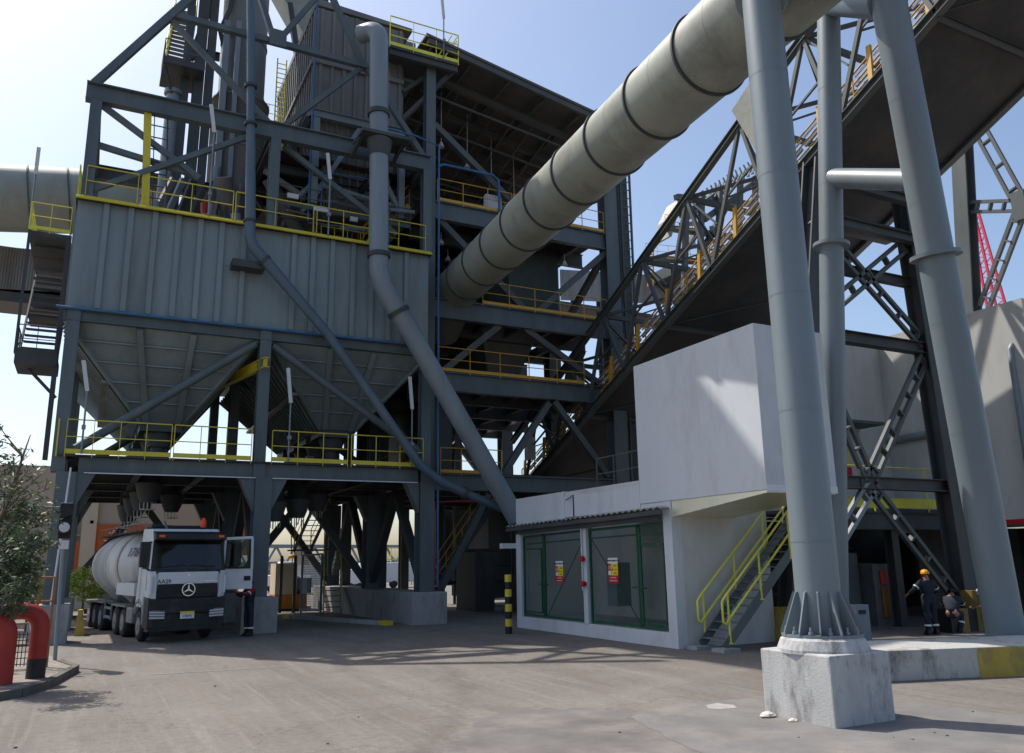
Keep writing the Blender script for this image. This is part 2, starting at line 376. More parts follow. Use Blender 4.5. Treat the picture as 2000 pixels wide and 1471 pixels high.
# back road kerbs
MB().beam(at(110, 1206, z=.08), at(330, 1199, z=.08), .25, .16).build('back_kerb', conc, kind='structure')
MB().box(6.6, 12, 49.5, 50.0, 0, .15).build('yard_kerb', conc, kind='structure')
k = tag(MB().beam((8.9, 41.4, .09), (11.3, 34.0, .09), .32, .17).build('wheel_stop', concw), 'long white painted kerb bar with yellow end lying beside the concrete plinth', 'wheel stop')
MB().beam((11.24, 34.2, .1), (11.42, 33.62, .1), .34, .18).build('end_cap', yel, k)
MB().beam((8.87, 41.5, .1), (9.05, 40.95, .1), .34, .18).build('end_cap', yel, k)

# ================================================================== SILO TOWER
YF = 33.75; YB = 48.75; YM = 41.25
S = thing('silo_tower', 'blue grey steel silo tower with ribbed bin and two hoppers above the tanker truck', 'silo', (5.85, YF, 0))
CX = (-.85, 6.05, 12.95); UX = (-1.15, 5.87, 12.92)
for i, (x, ux) in enumerate(zip(CX, UX)):
    for j, y in enumerate((YF, YM, YB)):
        w = .72 if j == 0 else .8
        MB().ibeam((x, y, 1.3), (x, y, 5.9), w * .9, w, V(0, 1, 0), .05).build('column', steel, S)
        b = MB().ibeam((ux, y, 5.9), (ux, y, 12), .45, .45, V(0, 1, 0), .04)
        b.build('upper_column', steel, S)
        if j < 2: MB().ibeam((ux, y, 16.5), (ux, y, 20.68), .42, .42, V(0, 1, 0), .04).build('top_column', steel, S)
        for s in (-1, 1):                 # haunch plates under the platform
            if (i == 0 and s < 0) or (i == 2 and s > 0): continue
            MB().prism([(x + s*.33, y-.25, 5.9), (x + s*.95, y-.25, 5.9), (x + s*.33, y-.25, 4.6)], (0, .5, 0)).build('haunch', steel, S)
# plinths
PL = [(-1.55, -.32, 33.2, 34.5, 1.3), (5.4, 6.75, 33.1, 34.5, 1.32), (-1.5, -.3, 40.6, 41.9, 1.3), (5.4, 6.7, 40.6, 41.9, 1.3), (-1.5, -.3, 48, 49.4, 1.3), (5.4, 6.7, 48, 49.4, 1.3)]
for a in PL: MB().box(a[0], a[1], a[2], a[3], -.05, a[4]).build('plinth', conc, S, bevel=.03)
MB().box(12.2, 13.78, 33.15, 50.0, -.05, 1.3).build('plinth_wall', conc, S, bevel=.03)
# platform steel
b = MB(); b.ibeam((-.5, YF - .1, 6.2), (12.6, YF - .1, 6.2), .35, .62, t=.04); b.build('platform_beam', steel, S)
for y in (37.5, YM, 45, YB):
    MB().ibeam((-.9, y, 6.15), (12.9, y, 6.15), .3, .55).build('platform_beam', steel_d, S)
for x in (-.85, 1.5, 3.8, 6.05, 8.3, 10.6, 12.9):
    MB().ibeam((x, YF + .1, 6.15), (x, YB, 6.15), .25, .5).build('platform_joist', steel_d, S)
MB().box(-1.2, 13.2, YF - .35, YB + .3, 6.47, 6.53).build('deck', grate, S)
MB().box(-.3, 12.5, YF - .35, YF - .28, 5.86, 5.895).build('cable_tray', lampm, S)
for a, b_ in (((-1.0, 7.9), (5.45, 7.9)), ((6.25, 7.9), (9.35, 7.9)), ((9.5, 7.9), (12.7, 7.9))):
    pass
for x0, x1 in ((-.98, 2.55), (2.65, 5.5), (6.3, 9.4), (9.55, 12.75)):
    railing(S, [(x0, YF - .33, 6.55), (x1, YF - .33, 6.55)], 1.25, .95, yel, toe=.17)
railing(S, [(-1.25, YF - .3, 6.55), (-1.25, YB, 6.55)], 1.25, 1.5, yel)
railing(S, [(13.2, YF + 1, 6.55), (13.2, YB, 6.55)], 1.25, 1.5, yel)
railing(S, [(-1.2, YB, 6.55), (13.2, YB, 6.55)], 1.25, 1.5, yel)
# bin body
MB().box(-1.42, 13.05, YF - .02, YB, 12.02, 16.42).build('bin_shell', panel, S)
b = MB()
for x in (-.41, .47, 1.35, 2.22, 3.06, 3.9, 4.79, 6.86, 7.68, 8.53, 9.46, 10.3, 11.1, 11.94):
    b.ibeam((x, YF - .09, 12.12), (x, YF - .09, 16.4), .2, .14, V(0, 1, 0), .02)
for y in [YF + 1 + i * 1.0 for i in range(14)]:
    b.beam((-1.47, y, 12.1), (-1.47, y, 16.4), .12, .12); b.beam((13.12, y, 12.1), (13.12, y, 16.4), .12, .12)
b.build('wall_rib', panel, S)
MB().ibeam((-1.5, YF - .08, 11.78), (13.15, YF - .08, 11.78), .34, .44).build('ring_beam', steel, S)
MB().tube((-1.75, YF - .32, 12.0), (12.75, YF - .32, 12.0), .05).build('blue_pipe', blue, S)
MB().box(-1.5, 13.16, YF - .25, YB, 16.43, 16.5).build('roof_deck', grate, S)
MB().beam((-1.5, YF - .28, 16.5), (13.1, YF - .28, 16.5), .05, .09).tube((-1.5, YF - .36, 16.42), (13.1, YF - .36, 16.42), .05).build('roof_kick_plate', yel, S)
for x0, x1 in ((-1.2, .62), (1.0, 4.25), (4.35, 7.6), (7.75, 10.1), (10.2, 12.8)):
    railing(S, [(x0, YF - .28, 16.55), (x1, YF - .28, 16.55)], 1.25, 1.3, yel, toe=0, r=.028)
railing(S, [(-1.45, YF - .2, 16.55), (-1.45, YB, 16.55)], 1.25, 1.5, yel)
# hoppers: long troughs
for x0, x1, bx0, bx1, zt in ((-1.4, 5.62, 1.55, 3.2, 8.35), (6.1, 13.0, 9.0, 10.6, 8.5)):
    a = [(bx0, 36.7, zt), (bx1, 36.7, zt), (bx1, 46.2, zt), (bx0, 46.2, zt)]
    c = [(x0, YF + .02, 11.56), (x1, YF + .02, 11.56), (x1, YB - .05, 11.56), (x0, YB - .05, 11.56)]
    hp = MB().frustum(a, c).build('hopper', panel, S)
    b = MB()
    A = [Vector(q) for q in a]; Cc = [Vector(q) for q in c]
    for t in (.18, .38, .58, .78):        # horizontal stiffeners on the front face
        b.beam(Cc[0].lerp(A[0], t) + V(0, -.05, 0), Cc[1].lerp(A[1], t) + V(0, -.05, 0), .12, .06)
    for t in (.36, .64):
        b.beam(Cc[0].lerp(Cc[1], t) + V(0, -.1, -.05), A[0].lerp(A[1], .12 if t < .5 else .88) + V(0, -.1, 0), .22, .16, V(0, 1, 0))
    b.beam(Cc[0] + V(0, -.05, 0), A[0] + V(0, -.05, 0), .14, .14); b.beam(Cc[1] + V(0, -.05, 0), A[1] + V(0, -.05, 0), .14, .14)
    b.build('front_rib', panel, hp)
    b = MB(); N = 22
    for i in range(1, N):                 # sloping ribs on the long sides
        t = i / N
        b.beam(Cc[0].lerp(Cc[3], t) + V(-.07, 0, -.03), A[0].lerp(A[3], t) + V(-.07, 0, -.03), .07, .12)
        b.beam(Cc[1].lerp(Cc[2], t) + V(.07, 0, -.03), A[1].lerp(A[2], t) + V(.07, 0, -.03), .07, .12)
    f0 = Cc[0].lerp(A[0], .58); f3 = Cc[3].lerp(A[3], .58); b.beam(f0 + V(-.18, 0, 0), f3 + V(-.18, 0, 0), .3, .12)
    b.build('side_rib', panel, hp)
    for y in (37.6, 40.2, 42.8, 45.4):    # outlets with valves, through the deck
        xc = (bx0 + bx1) / 2
        b = MB().box(bx0, bx1, y - .8, y + .8, zt - .32, zt + .0)
        b.lathe([(.42, zt - .9), (.62, zt - .33)], (xc, y, 0), 16).lathe([(.3, 6.5), (.3, 7.0), (.45, 7.0), (.45, 7.25), (.3, 7.25), (.3, zt - .9)], (xc, y, 0), 16)
        b.tube((xc - .9, y, 7.1), (xc - .3, y, 7.1), .16).box(xc - 1.15, xc - .85, y - .2, y + .2, 6.9, 7.35)
        b.build('outlet_valve', steel_b, S)
# loading spouts hanging below the deck
for i, (x, y, z) in enumerate(((2.1, 37.0, 5.1), (2.0, 39.3, 4.9), (1.85, 41.6, 4.8), (1.7, 44.2, 4.65), (3.4, 41.6, 5.0), (6.9, 35.6, 4.3), (8.05, 36.4, 4.5), (9.3, 38.2, 4.9))):
    sp = MB().lathe([(.30, z - .0), (.42, z + .28), (.55, z + .75), (.55, z + .8), (.42, z + .82), (.42, 6.4)], (x, y, 0), 16).build('loading_spout', steel_d, S)
    b = MB()
    for k_ in range(6):
        a = k_ * math.pi / 3; b.tube((x + .3*math.cos(a), y + .3*math.sin(a), z), (x + .28*math.cos(a), y + .28*math.sin(a), z - .28), .014, n=5)
    b.lathe([(.28, z - .3), (.3, z - .27)], (x, y, 0), 14, smooth=False) if i < 5 else None
    b.tube((x, y, z), (x, y, z - .32), .03, n=6).build('spout_cage', lampm, sp)
MB().prism([(1.0, 32.9, 36), (4.0, 33.7, 36), (5.2, 34.6, 36), (5.9, 35.9, 36), (5.9, 44, 36), (1.0, 44, 36)], (0, 0, .35)).build('unseen_shade_slab', panel, S)  # added slab out of view, shaped to shade the white substation wall
# braces lower / upper
for p_, q_, r_ in (((-.68, 6.75), (5.5, 11.4), .17), ((6.2, 11.4), (12.8, 7.2), .17)):
    MB().tube((p_[0], YF, p_[1]), (q_[0], YF, q_[1]), r_).build('pipe_brace', steel, S)
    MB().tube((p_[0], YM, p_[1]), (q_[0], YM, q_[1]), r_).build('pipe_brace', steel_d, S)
for x in (-1.15, 12.92):
    MB().beam((x, YF + .3, 6.8), (x, YM - .2, 11.3), .2, .2).build('brace', steel, S)
for n_, (p_, q_) in enumerate((((-.98, 16.95), (4.75, 20.6)), ((-.96, 20.7), (2.9, 18.3)), ((-.95, 19.0), (2.6, 18.5)), ((6.3, 20.7), (11.6, 17.4)))):
    MB().beam((p_[0], YF + .03 + n_*.13, p_[1]), (q_[0], YF + .03 + n_*.13, q_[1]), .22, .22).build('brace', steel, S)
MB().beam((-1.15, YF + .2, 21.0), (-1.15, YM - .2, 17), .2).build('brace', steel, S)
MB().ibeam((-1.55, YF, 21.08), (13.1, YF, 21.08), .4, .78, t=.05).build('top_beam', steel, S)
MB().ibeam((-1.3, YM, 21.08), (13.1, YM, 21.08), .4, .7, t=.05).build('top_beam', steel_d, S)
for x in (-1.15, 5.87, 12.92): MB().ibeam((x, YF + .2, 21.05), (x, YM, 21.05), .3, .6).build('top_beam', steel_d, S)
# gable bracing above the top beam
for n_, (p_, q_, w_) in enumerate((((-1.3, 21.45), (3.1, 28.2), .3), ((1.2, 25.5), (9.9, 25.45), .26), ((1.2, 25.35), (5.6, 21.45), .22), ((9.6, 25.3), (6.2, 21.5), .22),
                     ((9.9, 25.45), (12.9, 21.4), .26), ((5.6, 25.7), (4.5, 28.8), .24), ((5.8, 25.7), (7.6, 28.8), .24), ((9.9, 25.4), (8.2, 28.8), .26))):
    MB().beam((p_[0], YF + n_*.04, p_[1]), (q_[0], YF + n_*.04, q_[1]), w_, w_ - n_*.003).build('roof_brace', steel, S)
MB().box(5.35, 6.1, YF - .2, YF - .15, 25.2, 26.0).build('gusset_plate', steel, S)
# diagonal brace trusses between the rear columns at ground level
for (x0, x1, y) in ((-.85, 6.05, YB), (6.05, 12.95, YB), (6.05, 12.95, YM)):
    xm = (x0 + x1) / 2
    for xx in (x0, x1):
        MB().beam((xx, y, 1.3), (xm, y, 5.8), .34, .34).build('knee_brace', steel_d, S)
for y0, y1 in ((YF, YM), (YM, YB)):
    ym = (y0 + y1) / 2
    for x in (6.05, 12.95):
        for yy in (y0, y1): MB().beam((x, yy, 1.35), (x, ym, 5.8), .36, .36).build('knee_brace', steel_d, S)
# roof top plant, dark steelwork above the bin
b = MB()
for y in (36.5, 39, 44, 47): b.ibeam((5.9, y, 20.7), (12.7, y, 20.7), .25, .4)
for x in (8, 10.5): b.ibeam((x, 35, 20.3), (x, 48, 20.3), .2, .35)
b.build('upper_floor_steel', steel_d, S)
MB().box(5.9, 13.0, 35.8, 48.6, 21.3, 21.36).build('upper_deck', grate, S)
b = MB()
for i in range(7):
    x = 6.4 + i * .9; b.box(x, x + .6, 38 + (i % 3), 38.9 + (i % 3), 16.5, 17.4 + .3 * (i % 2)); b.tube((x + .3, 38.4 + (i % 3), 17.4), (x + .3, 38.4 + (i % 3), 18.6), .12)
b.box(6.2, 9.2, 41, 44.5, 16.5, 19.2); b.box(9.6, 12.6, 42, 47, 16.5, 18.5)
b.build('roof_valve', bin_m, S)
for a in (((6.3, 37.5, 20.6), (9.5, 39.5, 16.8), .35), ((7.3, 38.5, 20.6), (11.0, 40.5, 17.0), .3), ((4.3, 38, 20.5), (5.4, 40, 16.6), .4), ((11.6, 39, 20.4), (8.6, 40, 17.2), .25)):
    MB().tube(*a).build('transfer_chute', bin_m, S)
b = MB()
for x0, y0, n in ((6.9, 36.8, 6), (10.9, 37.4, 5)):
    for i in range(n): b.box(x0 + i*.28, x0 + i*.28 + .2, y0, y0 + .7, 16.9 + .05*i, 16.98 + .05*i)
b.build('valve_cover', yel, S)
rc = random.Random(21)
for i in range(34):
    x = rc.uniform(6.2, 12.6); y = rc.uniform(35.2, 40); z = rc.uniform(16.6, 20.2); L_ = rc.uniform(.8, 3.2); a = rc.choice((0, 0, .9, 1.57, 2.2)); 
    q = V(x + L_*math.cos(a), y + rc.uniform(-.6, .6), z + L_*math.sin(a)*.8)
    MB().tube((x, y, z), (min(q.x, 12.8), q.y, min(q.z, 20.4)), rc.choice((.04, .06, .1, .16)), n=8).build('roof_pipe', rc.choice((steel_b, pipem, bin_m, steel_d, bin_m)), S)
for i in range(16):
    x = rc.uniform(.3, 5.4); y = rc.uniform(35.5, 41); z = 16.6; h_ = rc.uniform(.4, 1.6)
    MB().tube((x, y, z), (x + rc.uniform(-.2, .2), y, z + h_), rc.choice((.08, .15, .22)), n=10).tube((x - .3, y, z + h_*.6), (x + .3, y, z + h_*.6), .06, n=8).build('roof_valve', rc.choice((bin_m, pipem, redp, bin_m)), S)
for i in range(9):
    x = 2.2 + i*.42; MB().beam((x, 39.2 - i*.1, 20.5), (x - 1.2 + i*.12, 38.0, 16.7), .14, .3).build('slanted_duct', rc.choice((bin_m, steel_d, pipem)), S)
MB().path([(7.4, 35.6, 19.1), (7.9, 35.6, 19.75), (8.8, 35.6, 19.85), (10.0, 35.6, 19.7), (12.6, 35.6, 19.4)], .13, 8).path([(7.6, 35.9, 18.5), (8.2, 35.9, 19.2), (9.2, 35.9, 19.3), (12.4, 35.9, 18.9)], .08, 8).build('curved_track', pipem, S)
railing(S, [(6.3, 35.0, 18.3), (12.6, 35.0, 18.2)], 1.0, 1.1, steel_b, toe=.2); railing(S, [(8.6, 36.2, 16.6), (12.4, 36.2, 16.6)], 1.5, .6, yel, toe=.2, mid=2)
for i in range(5):
    for j in range(3): MB().box(11.2 + j*.33, 11.4 + j*.33, 36.6, 36.7, 18.2 + i*.42, 18.45 + i*.42).build('yellow_louvre', yelb, S)  # louvre slats in bright yellow paint
MB().box(.75, 1.35, 35, 35.6, 16.5, 17.2).build('green_box', greenm, S)
for x, z, w_ in ((6.7, 18.6, .5), (7.9, 18.2, .7), (9.6, 18.0, .35)): MB().box(x, x + w_, 34.8, 34.9, z, z + .22).build('floodlight', lampm, S)
# blue riser, red alarm pipe
MB().path([(13.45, YF - .3, 1.5), (13.45, YF - .3, 22.0), (12.3, YF - .2, 22.3), (10.8, YF - .1, 22.4)], .05, 8).build('water_riser', blue, S)

# hoist beam and yellow crane rail post with ladder
h = thing('hoist_beam', 'yellow monorail hoist beam sticking out beside the middle silo column', 'hoist beam', (5.2, 34, 10.2))
MB().ibeam((5.9, 33.2, 10.55), (3.9, 40.5, 10.3), .22, .42).build('beam', yel, h)
h = thing('yellow_post', 'tall yellow steel post standing behind the upper silo railing', 'post', (.95, YF + .1, 16.5))
MB().ibeam((.95, YF + .12, 16.5), (.7, YF + .12, 21.5), .28, .28, V(0, 1, 0)).build('post', yel, h)
l = thing('access_ladder', 'thin grey rung ladder beside the yellow post at the silo top', 'ladder', (1.5, YF + .15, 16.5))
MB().tube((1.72, YF + .15, 16.5), (1.45, YF + .15, 21.6), .035, n=6).tube((1.22, YF + .15, 16.5), (.95, YF + .15, 21.6), .02, n=6).build('stringer', steel_d, l)
b = MB()
for i in range(9): MB().tube((.7 + .0*i, YF + .15, 17.1 + i*.53), (1.6, YF + .15, 17.1 + i*.53), .028, n=6).build('rung', steel_d, l)
# fluorescent lamps on conduit poles
def pole_lamp(x, y, z0, z1, hz, label, sg=-1, L=1.25):
    t = thing('pole_lamp', label, 'lamp', (x, y, z0), 'tube lamps on conduit poles')
    MB().tube((x, y, z0), (x, y, z1), .035, n=8).box(x - .07, x + .07, y - .1, y + .05, z0 + .9, z0 + 1.05).build('pole', pipem, t)
    MB().beam((x, y, z1 - .03), (x + sg*.22, y - .25, z1 + L*.85), .14, .08).build('lamp_housing', lampm, t)
    return t
pole_lamp(3.3, YF - .35, 16.5, 20.3, 0, 'tube lamp on a pole left of the thin chute at the upper silo railing')
pole_lamp(8.25, YF - .35, 16.5, 19.2, 0, 'tube lamp on a pole between the two chute pipes at the upper silo railing')
pole_lamp(-.45, YF - .38, 6.55, 8.9, 0, 'tube lamp on a pole at the left end of the lower silo railing', -1)
pole_lamp(6.95, YF - .38, 6.55, 9.0, 0, 'tube lamp on a pole right of the middle silo column', -1, 1.6)
pole_lamp(12.2, YF - .38, 6.55, 9.1, 0, 'tube lamp on a pole left of the right silo column at the lower railing', -1, 1.6)
pole_lamp(-3.2, 36.9, 16.2, 18.6, 0, 'tube lamp on a pole over the side stair tower at the far left', .1)

# ================================================================== CHUTE PIPES IN FRONT
t = thing('grey_chute_pipe', 'fat light grey pipe dropping from the filter bin and bending down to the white substation', 'pipe', (10.2, 32.5, 4))
yb = 32.4
top = at(740, 78, y=yb); dr = V(-.55, .83, .05).normalized()
pts = [top + dr*1.1 + V(0, 0, .62)] + [top + dr*(.6*(1 - math.cos(a))) + V(0, 0, .6*math.sin(a)) for a in [R(90 - 12*k_) for k_ in range(0, 8)]]
pts += [at(740, y_, y=yb) for y_ in (250, 400, 500, 528)] + [at(747, 556, y=yb), at(766, 592, y=yb), at(790, 628, y=yb), at(1010, 1015, y=yb)]
MB().path(pts, .42, 28).build('pipe_shell', pipem, t)
b = MB()
for (a_, c_) in (((739.5, 218), (739.5, 226)), ((740, 495), (740, 503)), ((776, 606), (780, 613))):
    b.tube(at(*a_, y=yb), at(*c_, y=yb), .5, n=24)
b.build('flange', ringm, t)
b = MB().box(9.2, 11.4, yb - .6, yb + .9, 21.0, 21.15).beam((9.3, yb, 21), (9.3, YF, 20.6), .15).beam((11.2, yb, 21), (11.2, YF, 20.6), .15)
b.lathe([(.44, 20.2), (.6, 20.95)], (10.15, yb, 0), 20).build('support_bracket', steel_d, t)
t = thing('thin_chute_pipe', 'thin dark blue grey pipe running down across the silo front to the substation roof', 'pipe', (4.9, 32.9, 4))
yb = 32.9
pts = [at(x, y_, y=yb) for x, y_ in ((489, -60), (490, 60), (490, 200), (489, 420), (488, 462), (494, 482), (512, 502), (640, 652), (800, 880), (818, 905), (840, 925), (860, 940), (905, 962), (1003, 1003))]
MB().path(pts, .17, 16, rr=[.17]*3 + [.22]*2 + [.24]*2 + [.2]*5 + [.19]*2).build('pipe_shell', pipeb, t)
b = MB()
for a_, c_ in (((490, 166), (490, 171)), ((490, 240), (490, 245)), ((488, 430), (488, 434)), ((515, 506), (519, 511)), ((905, 962), (911, 965))):
    b.tube(at(*a_, y=yb), at(*c_, y=yb), .27, n=16)
b.build('flange', ringm, t)
MB().box(4.3, 5.6, 33.0, 33.7, 14.4, 14.7).build('support_bracket', steel_d, t)

# ================================================================== VESSEL, FILTER BIN, STAIRS ABOVE THE SILO
t = thing('vessel', 'tall round grey steel vessel rising behind the silo top beam', 'vessel', (5.2, 41, 16.5))
MB().lathe([(.9, 16.5), (1.0, 19.5), (1.42, 20.5), (1.42, 26.0), (1.45, 26.0), (1.16, 26.6), (1.16, 36)], (5.25, 41, 0), 32).build('shell', bin_m, t)
b = MB()
for z in (20.5, 23.2, 26.0, 29.5): b.lathe([(1.47 if z < 26.3 else 1.2, z), (1.47 if z < 26.3 else 1.2, z + .1)], (5.25, 41, 0), 32)
b.build('stiffener', bin_m, t)
MB().beam((4.2, 39.75, 20.6), (4.2, 39.75, 30), .3, .25).beam((4.75, 39.5, 20.6), (4.75, 39.5, 30), .22, .2).build('rail_channel', pipem, t)
MB().path([(4.2, 40.1, 28.5), (3.9, 40.0, 29.5), (4.3, 40, 31), (4.6, 40, 34)], .12, 8).build('bypass_pipe', steel_d, t)
t = thing('support_tower', 'dark vertical steel columns standing left of the round vessel above the silo', 'steel frame', (2.5, 40, 16.5))
b = MB()
for x, w_ in ((2.35, .38), (2.95, .5), (3.45, .4)): b.ibeam((x, 40, 16.5), (x + .15, 40, 36), w_, w_, V(0, 1, 0), .04)
b.ibeam((8.0, 41, 16.6), (9.6, 41, 36), .42, .42, V(0, 1, 0), .04); b.beam((8.6, 41, 27), (7.5, 41, 33), .3).beam((2.6, 40, 27.5), (4.5, 40, 36), .3).beam((8.0, 41, 24), (6.0, 41, 20), .3)
for z in (20.9, 24.6, 28.2): b.ibeam((2.3, 40.3, z), (4.0, 40.3, z), .25, .4)
b.build('column', steel_d, t)
MB().tube((1.85, 40, 16.5), (1.95, 40, 25.5), .33, n=16).lathe([(.45, 25.3), (.45, 25.5)], (1.95, 40, 0), 16).build('standpipe', pipem, t)
MB().tube((6.9, 39.6, 16.5), (7.0, 39.6, 21.2), .17).tube((4.1, 39.2, 16.5), (4.1, 39.2, 21.5), .2).build('standpipe', pipem, t)
def stair(parent, p, q, wd, side, n, m, mt, rail=None, rise=1.1, rm=1):
    """straight flight from p (bottom) to q (top); side = unit vector across"""
    p, q, side = Vector(p), Vector(q), Vector(side).normalized(); b = MB()
    for s in (-1, 1): b.beam(p + side * s * wd/2, q + side * s * wd/2, .05, .26)
    b.build('stringer', m, parent); b = MB(); d = (q - p); hz = Vector((d.x, d.y, 0)).normalized()
    for i in range(n):
        c = p.lerp(q, (i + .6) / n) + V(0, 0, .06)
        b.beam(c - side * (wd/2 - .03), c + side * (wd/2 - .03), .26, .035)
    b.build('tread', mt, parent)
    if rail:
        for s in (-1, 1): railing(parent, [p + side*s*wd/2 + V(0,0,.1), q + side*s*wd/2 + V(0,0,.1)], rise, 1.5, rail, 'handrail', toe=0, mid=rm)
t = thing('upper_stair', 'steel stair with yellow stringers at the top left beside the round vessel', 'stair', (1.6, 40, 26))
stair(t, (1.95, 40.3, 26.6), (2.4, 43.5, 32.5), 1.1, (1, 0, 0), 16, steel_d, treadm, yelb, 1.1)
MB().box(1.3, 3.2, 38.8, 41.2, 26.3, 26.5).beam((1.4, 39, 26.2), (2.0, 40, 24.9), .12).build('landing', steel_d, t)
MB().beam((1.42, 40.3, 26.6), (1.9, 43.5, 32.5), .06, .5).build('yellow_stringer', yelb, t)
railing(t, [(1.35, 41.2, 26.5), (1.35, 38.85, 26.5), (3.2, 38.85, 26.5)], 1.1, 1.2, steel_d)
t = thing('vessel_stair', 'small steel stair with yellow rails between the round vessel and the filter bin', 'stair', (7, 43, 20))
for z in (26.45, 24.05, 22.02): MB().box(6.5, 8.0, 42.8, 44.6, z, z + .12).build('landing', steel_d, t)
for z in (26.55, 24.15, 22.12): railing(t, [(6.5, 42.8, z), (8.0, 42.8, z)], 1.1, .5, yelb)
b = MB()
for i in range(30): b.tube((7.3, 42.6, 21.5 + i*.3), (7.8, 42.6, 21.5 + i*.3), .03, n=5)
b.beam((7.3, 42.6, 21.5), (7.3, 42.6, 30.5), .07).beam((7.8, 42.6, 21.5), (7.8, 42.6, 30.5), .07).build('ladder', yelb, t)
stair(t, (6.8, 43.4, 22.1), (7.0, 44.4, 24.1), .8, (1, 0, 0), 6, steel_d, treadm)

# filter bin
F = thing('filter_bin', 'large dusty brown grey ribbed filter bin high above the silo', 'filter bin', (10, 36, 19))
x0, x1, y0, y1 = 7.9, 12.35, 35.7, 45.2; zb, zt_ = 23.6, 29.3
MB().box(x0, x1, y0, y1, zb, zt_).build('bin_wall', bin_m, F)
MB().prism([(x0 - .1, y0 - .1, zt_ + .08), (x1 + .45, y0 - .1, zt_ + .08), (x1 + .45, y0 - .1, zt_ + .26), (x0 - .1, y0 - .1, zt_ + .43)], (0, y1 - y0, 0)).build('roof', bin_m, F)
lo = [V(9.2, 37, 19.1), V(11.8, 37, 19.1), V(11.8, 43.5, 19.1), V(9.2, 43.5, 19.1)]; hi = [V(x0 + .05, y0 + .05, zb), V(x1 - .05, y0 + .05, zb), V(x1 - .05, y1, zb), V(x0 + .05, y1, zb)]
MB().frustum(lo, hi).build('bin_hopper', bin_m, F)
b = MB()
for i in range(8): x = x0 + .25 + i * .575; b.beam((x, y0 - .05, zb + .05), (x, y0 - .05, zt_ - .05), .14, .1)
for i in range(18): y = y0 + .25 + i * .52; b.beam((x0 - .05, y, zb + .05), (x0 - .05, y, zt_ - .05), .11, .14)
for i in range(12): y = y0 + .25 + i * .8; b.beam((x1 + .05, y, zb + .05), (x1 + .05, y, zt_ - .05), .11, .14)
z = 26.3; b.beam((x0, y0 - .1, z), (x1, y0 - .1, z), .18, .22); b.beam((x0 - .1, y0, z), (x0 - .1, y1, z), .18, .22)
for i in range(1, 8): b.beam(hi[0].lerp(hi[1], i/8) + V(0, -.05, -.08), lo[0].lerp(lo[1], i/8) + V(0, -.05, 0), .1, .09)
for i in range(1, 16): b.beam(hi[0].lerp(hi[3], i/16) + V(-.05, 0, -.08), lo[0].lerp(lo[3], i/16) + V(-.05, 0, 0), .09, .09)
b.build('rib', bin_m, F)
b = MB().ibeam((x0 - .25, y0 - .25, zb - .2), (x1 + .25, y0 - .25, zb - .2), .3, .42).ibeam((x0 - .25, y0 - .25, zb - .2), (x0 - .25, y1, zb - .2), .3, .42)
for x in (x0 + .1, x1 - .1):
    b.ibeam((x, y0 - .25, 18.8), (x, y0 - .25, zb - .45), .3, .3, V(0, 1, 0)); b.ibeam((x, y1 - .3, 18.8), (x, y1 - .3, zb - .45), .3, .3, V(0, 1, 0))
b.beam((x0, y0 - .2, 18.9), (10.1, y0 - .2, zb - .5), .22).beam((x1, y0 - .22, 18.9), (10.1, y0 - .22, zb - .5), .22)
b.build('support_leg', pipem, F)
MB().path([(7.75, 35.2, 17.8), (7.75, 35.2, 30.2)], .05, 8).path([(8.3, 35.1, 18.2), (8.3, 35.1, 20.3), (10.7, 35.1, 20.4)], .045, 8).build('water_pipe', blue, F)
P_ = thing('bin_platform', 'yellow railed steel platform at the top right of the filter bin', 'platform', (13, 35, 27))
zt = 27.4
MB().box(11.2, 14.85, 34.35, 36.6, zt - .1, zt).ibeam((11.2, 34.45, zt - .32), (14.85, 34.45, zt - .32), .25, .4).beam((12.35, 35.6, 24.3), (14.7, 34.8, zt - .3), .2).beam((12.35, 35.6, 25.8), (13.9, 35.1, zt - .2), .17).beam((12.4, 36.2, 24.3), (14.6, 36.2, zt - .2), .16).build('platform_frame', steel_d, P_)
railing(P_, [(11.2, 34.35, zt), (14.85, 34.35, zt), (14.85, 36.6, zt)], 1.6, 1.4, yelb, mid=2, toe=.18, r=.032)
MB().beam((14.0, 34.4, zt), (14.8, 34.4, zt + 1.3), .05).beam((13.7, 34.4, zt), (14.5, 34.4, zt + 1.5), .05).build('stair_rail', yelb, P_)
MB().box(x1 + .06, 13.5, 37, 38.6, zt, 29.8).build('access_hatch', bin_m, P_)
rg = MB()
for k_ in range(24):
    a0 = k_*math.pi/12; a1_ = a0 + math.pi/12; rg.beam((12.0 + .33*math.cos(a0), 35.57, 28.1 + .33*math.sin(a0)), (12.0 + .33*math.cos(a1_), 35.57, 28.1 + .33*math.sin(a1_)), .08, .03, V(0, 1, 0))
rg.build('red_warning_ring', redm, F)
pole_lamp(14.0, 34.25, zt, 29.7, 0, 'tube lamp on a pole at the platform on top of the filter bin', -1, 1.2)

# inclined pale chute behind bin
t = thing('pale_duct', 'pale cream inclined duct crossing the sky above the filter bin', 'duct', (7, 47, 30))
MB().beam(at(545, -40, y=47), at(640, 130, y=47), 1.6, 1.6).build('duct_shell', ductm, t)
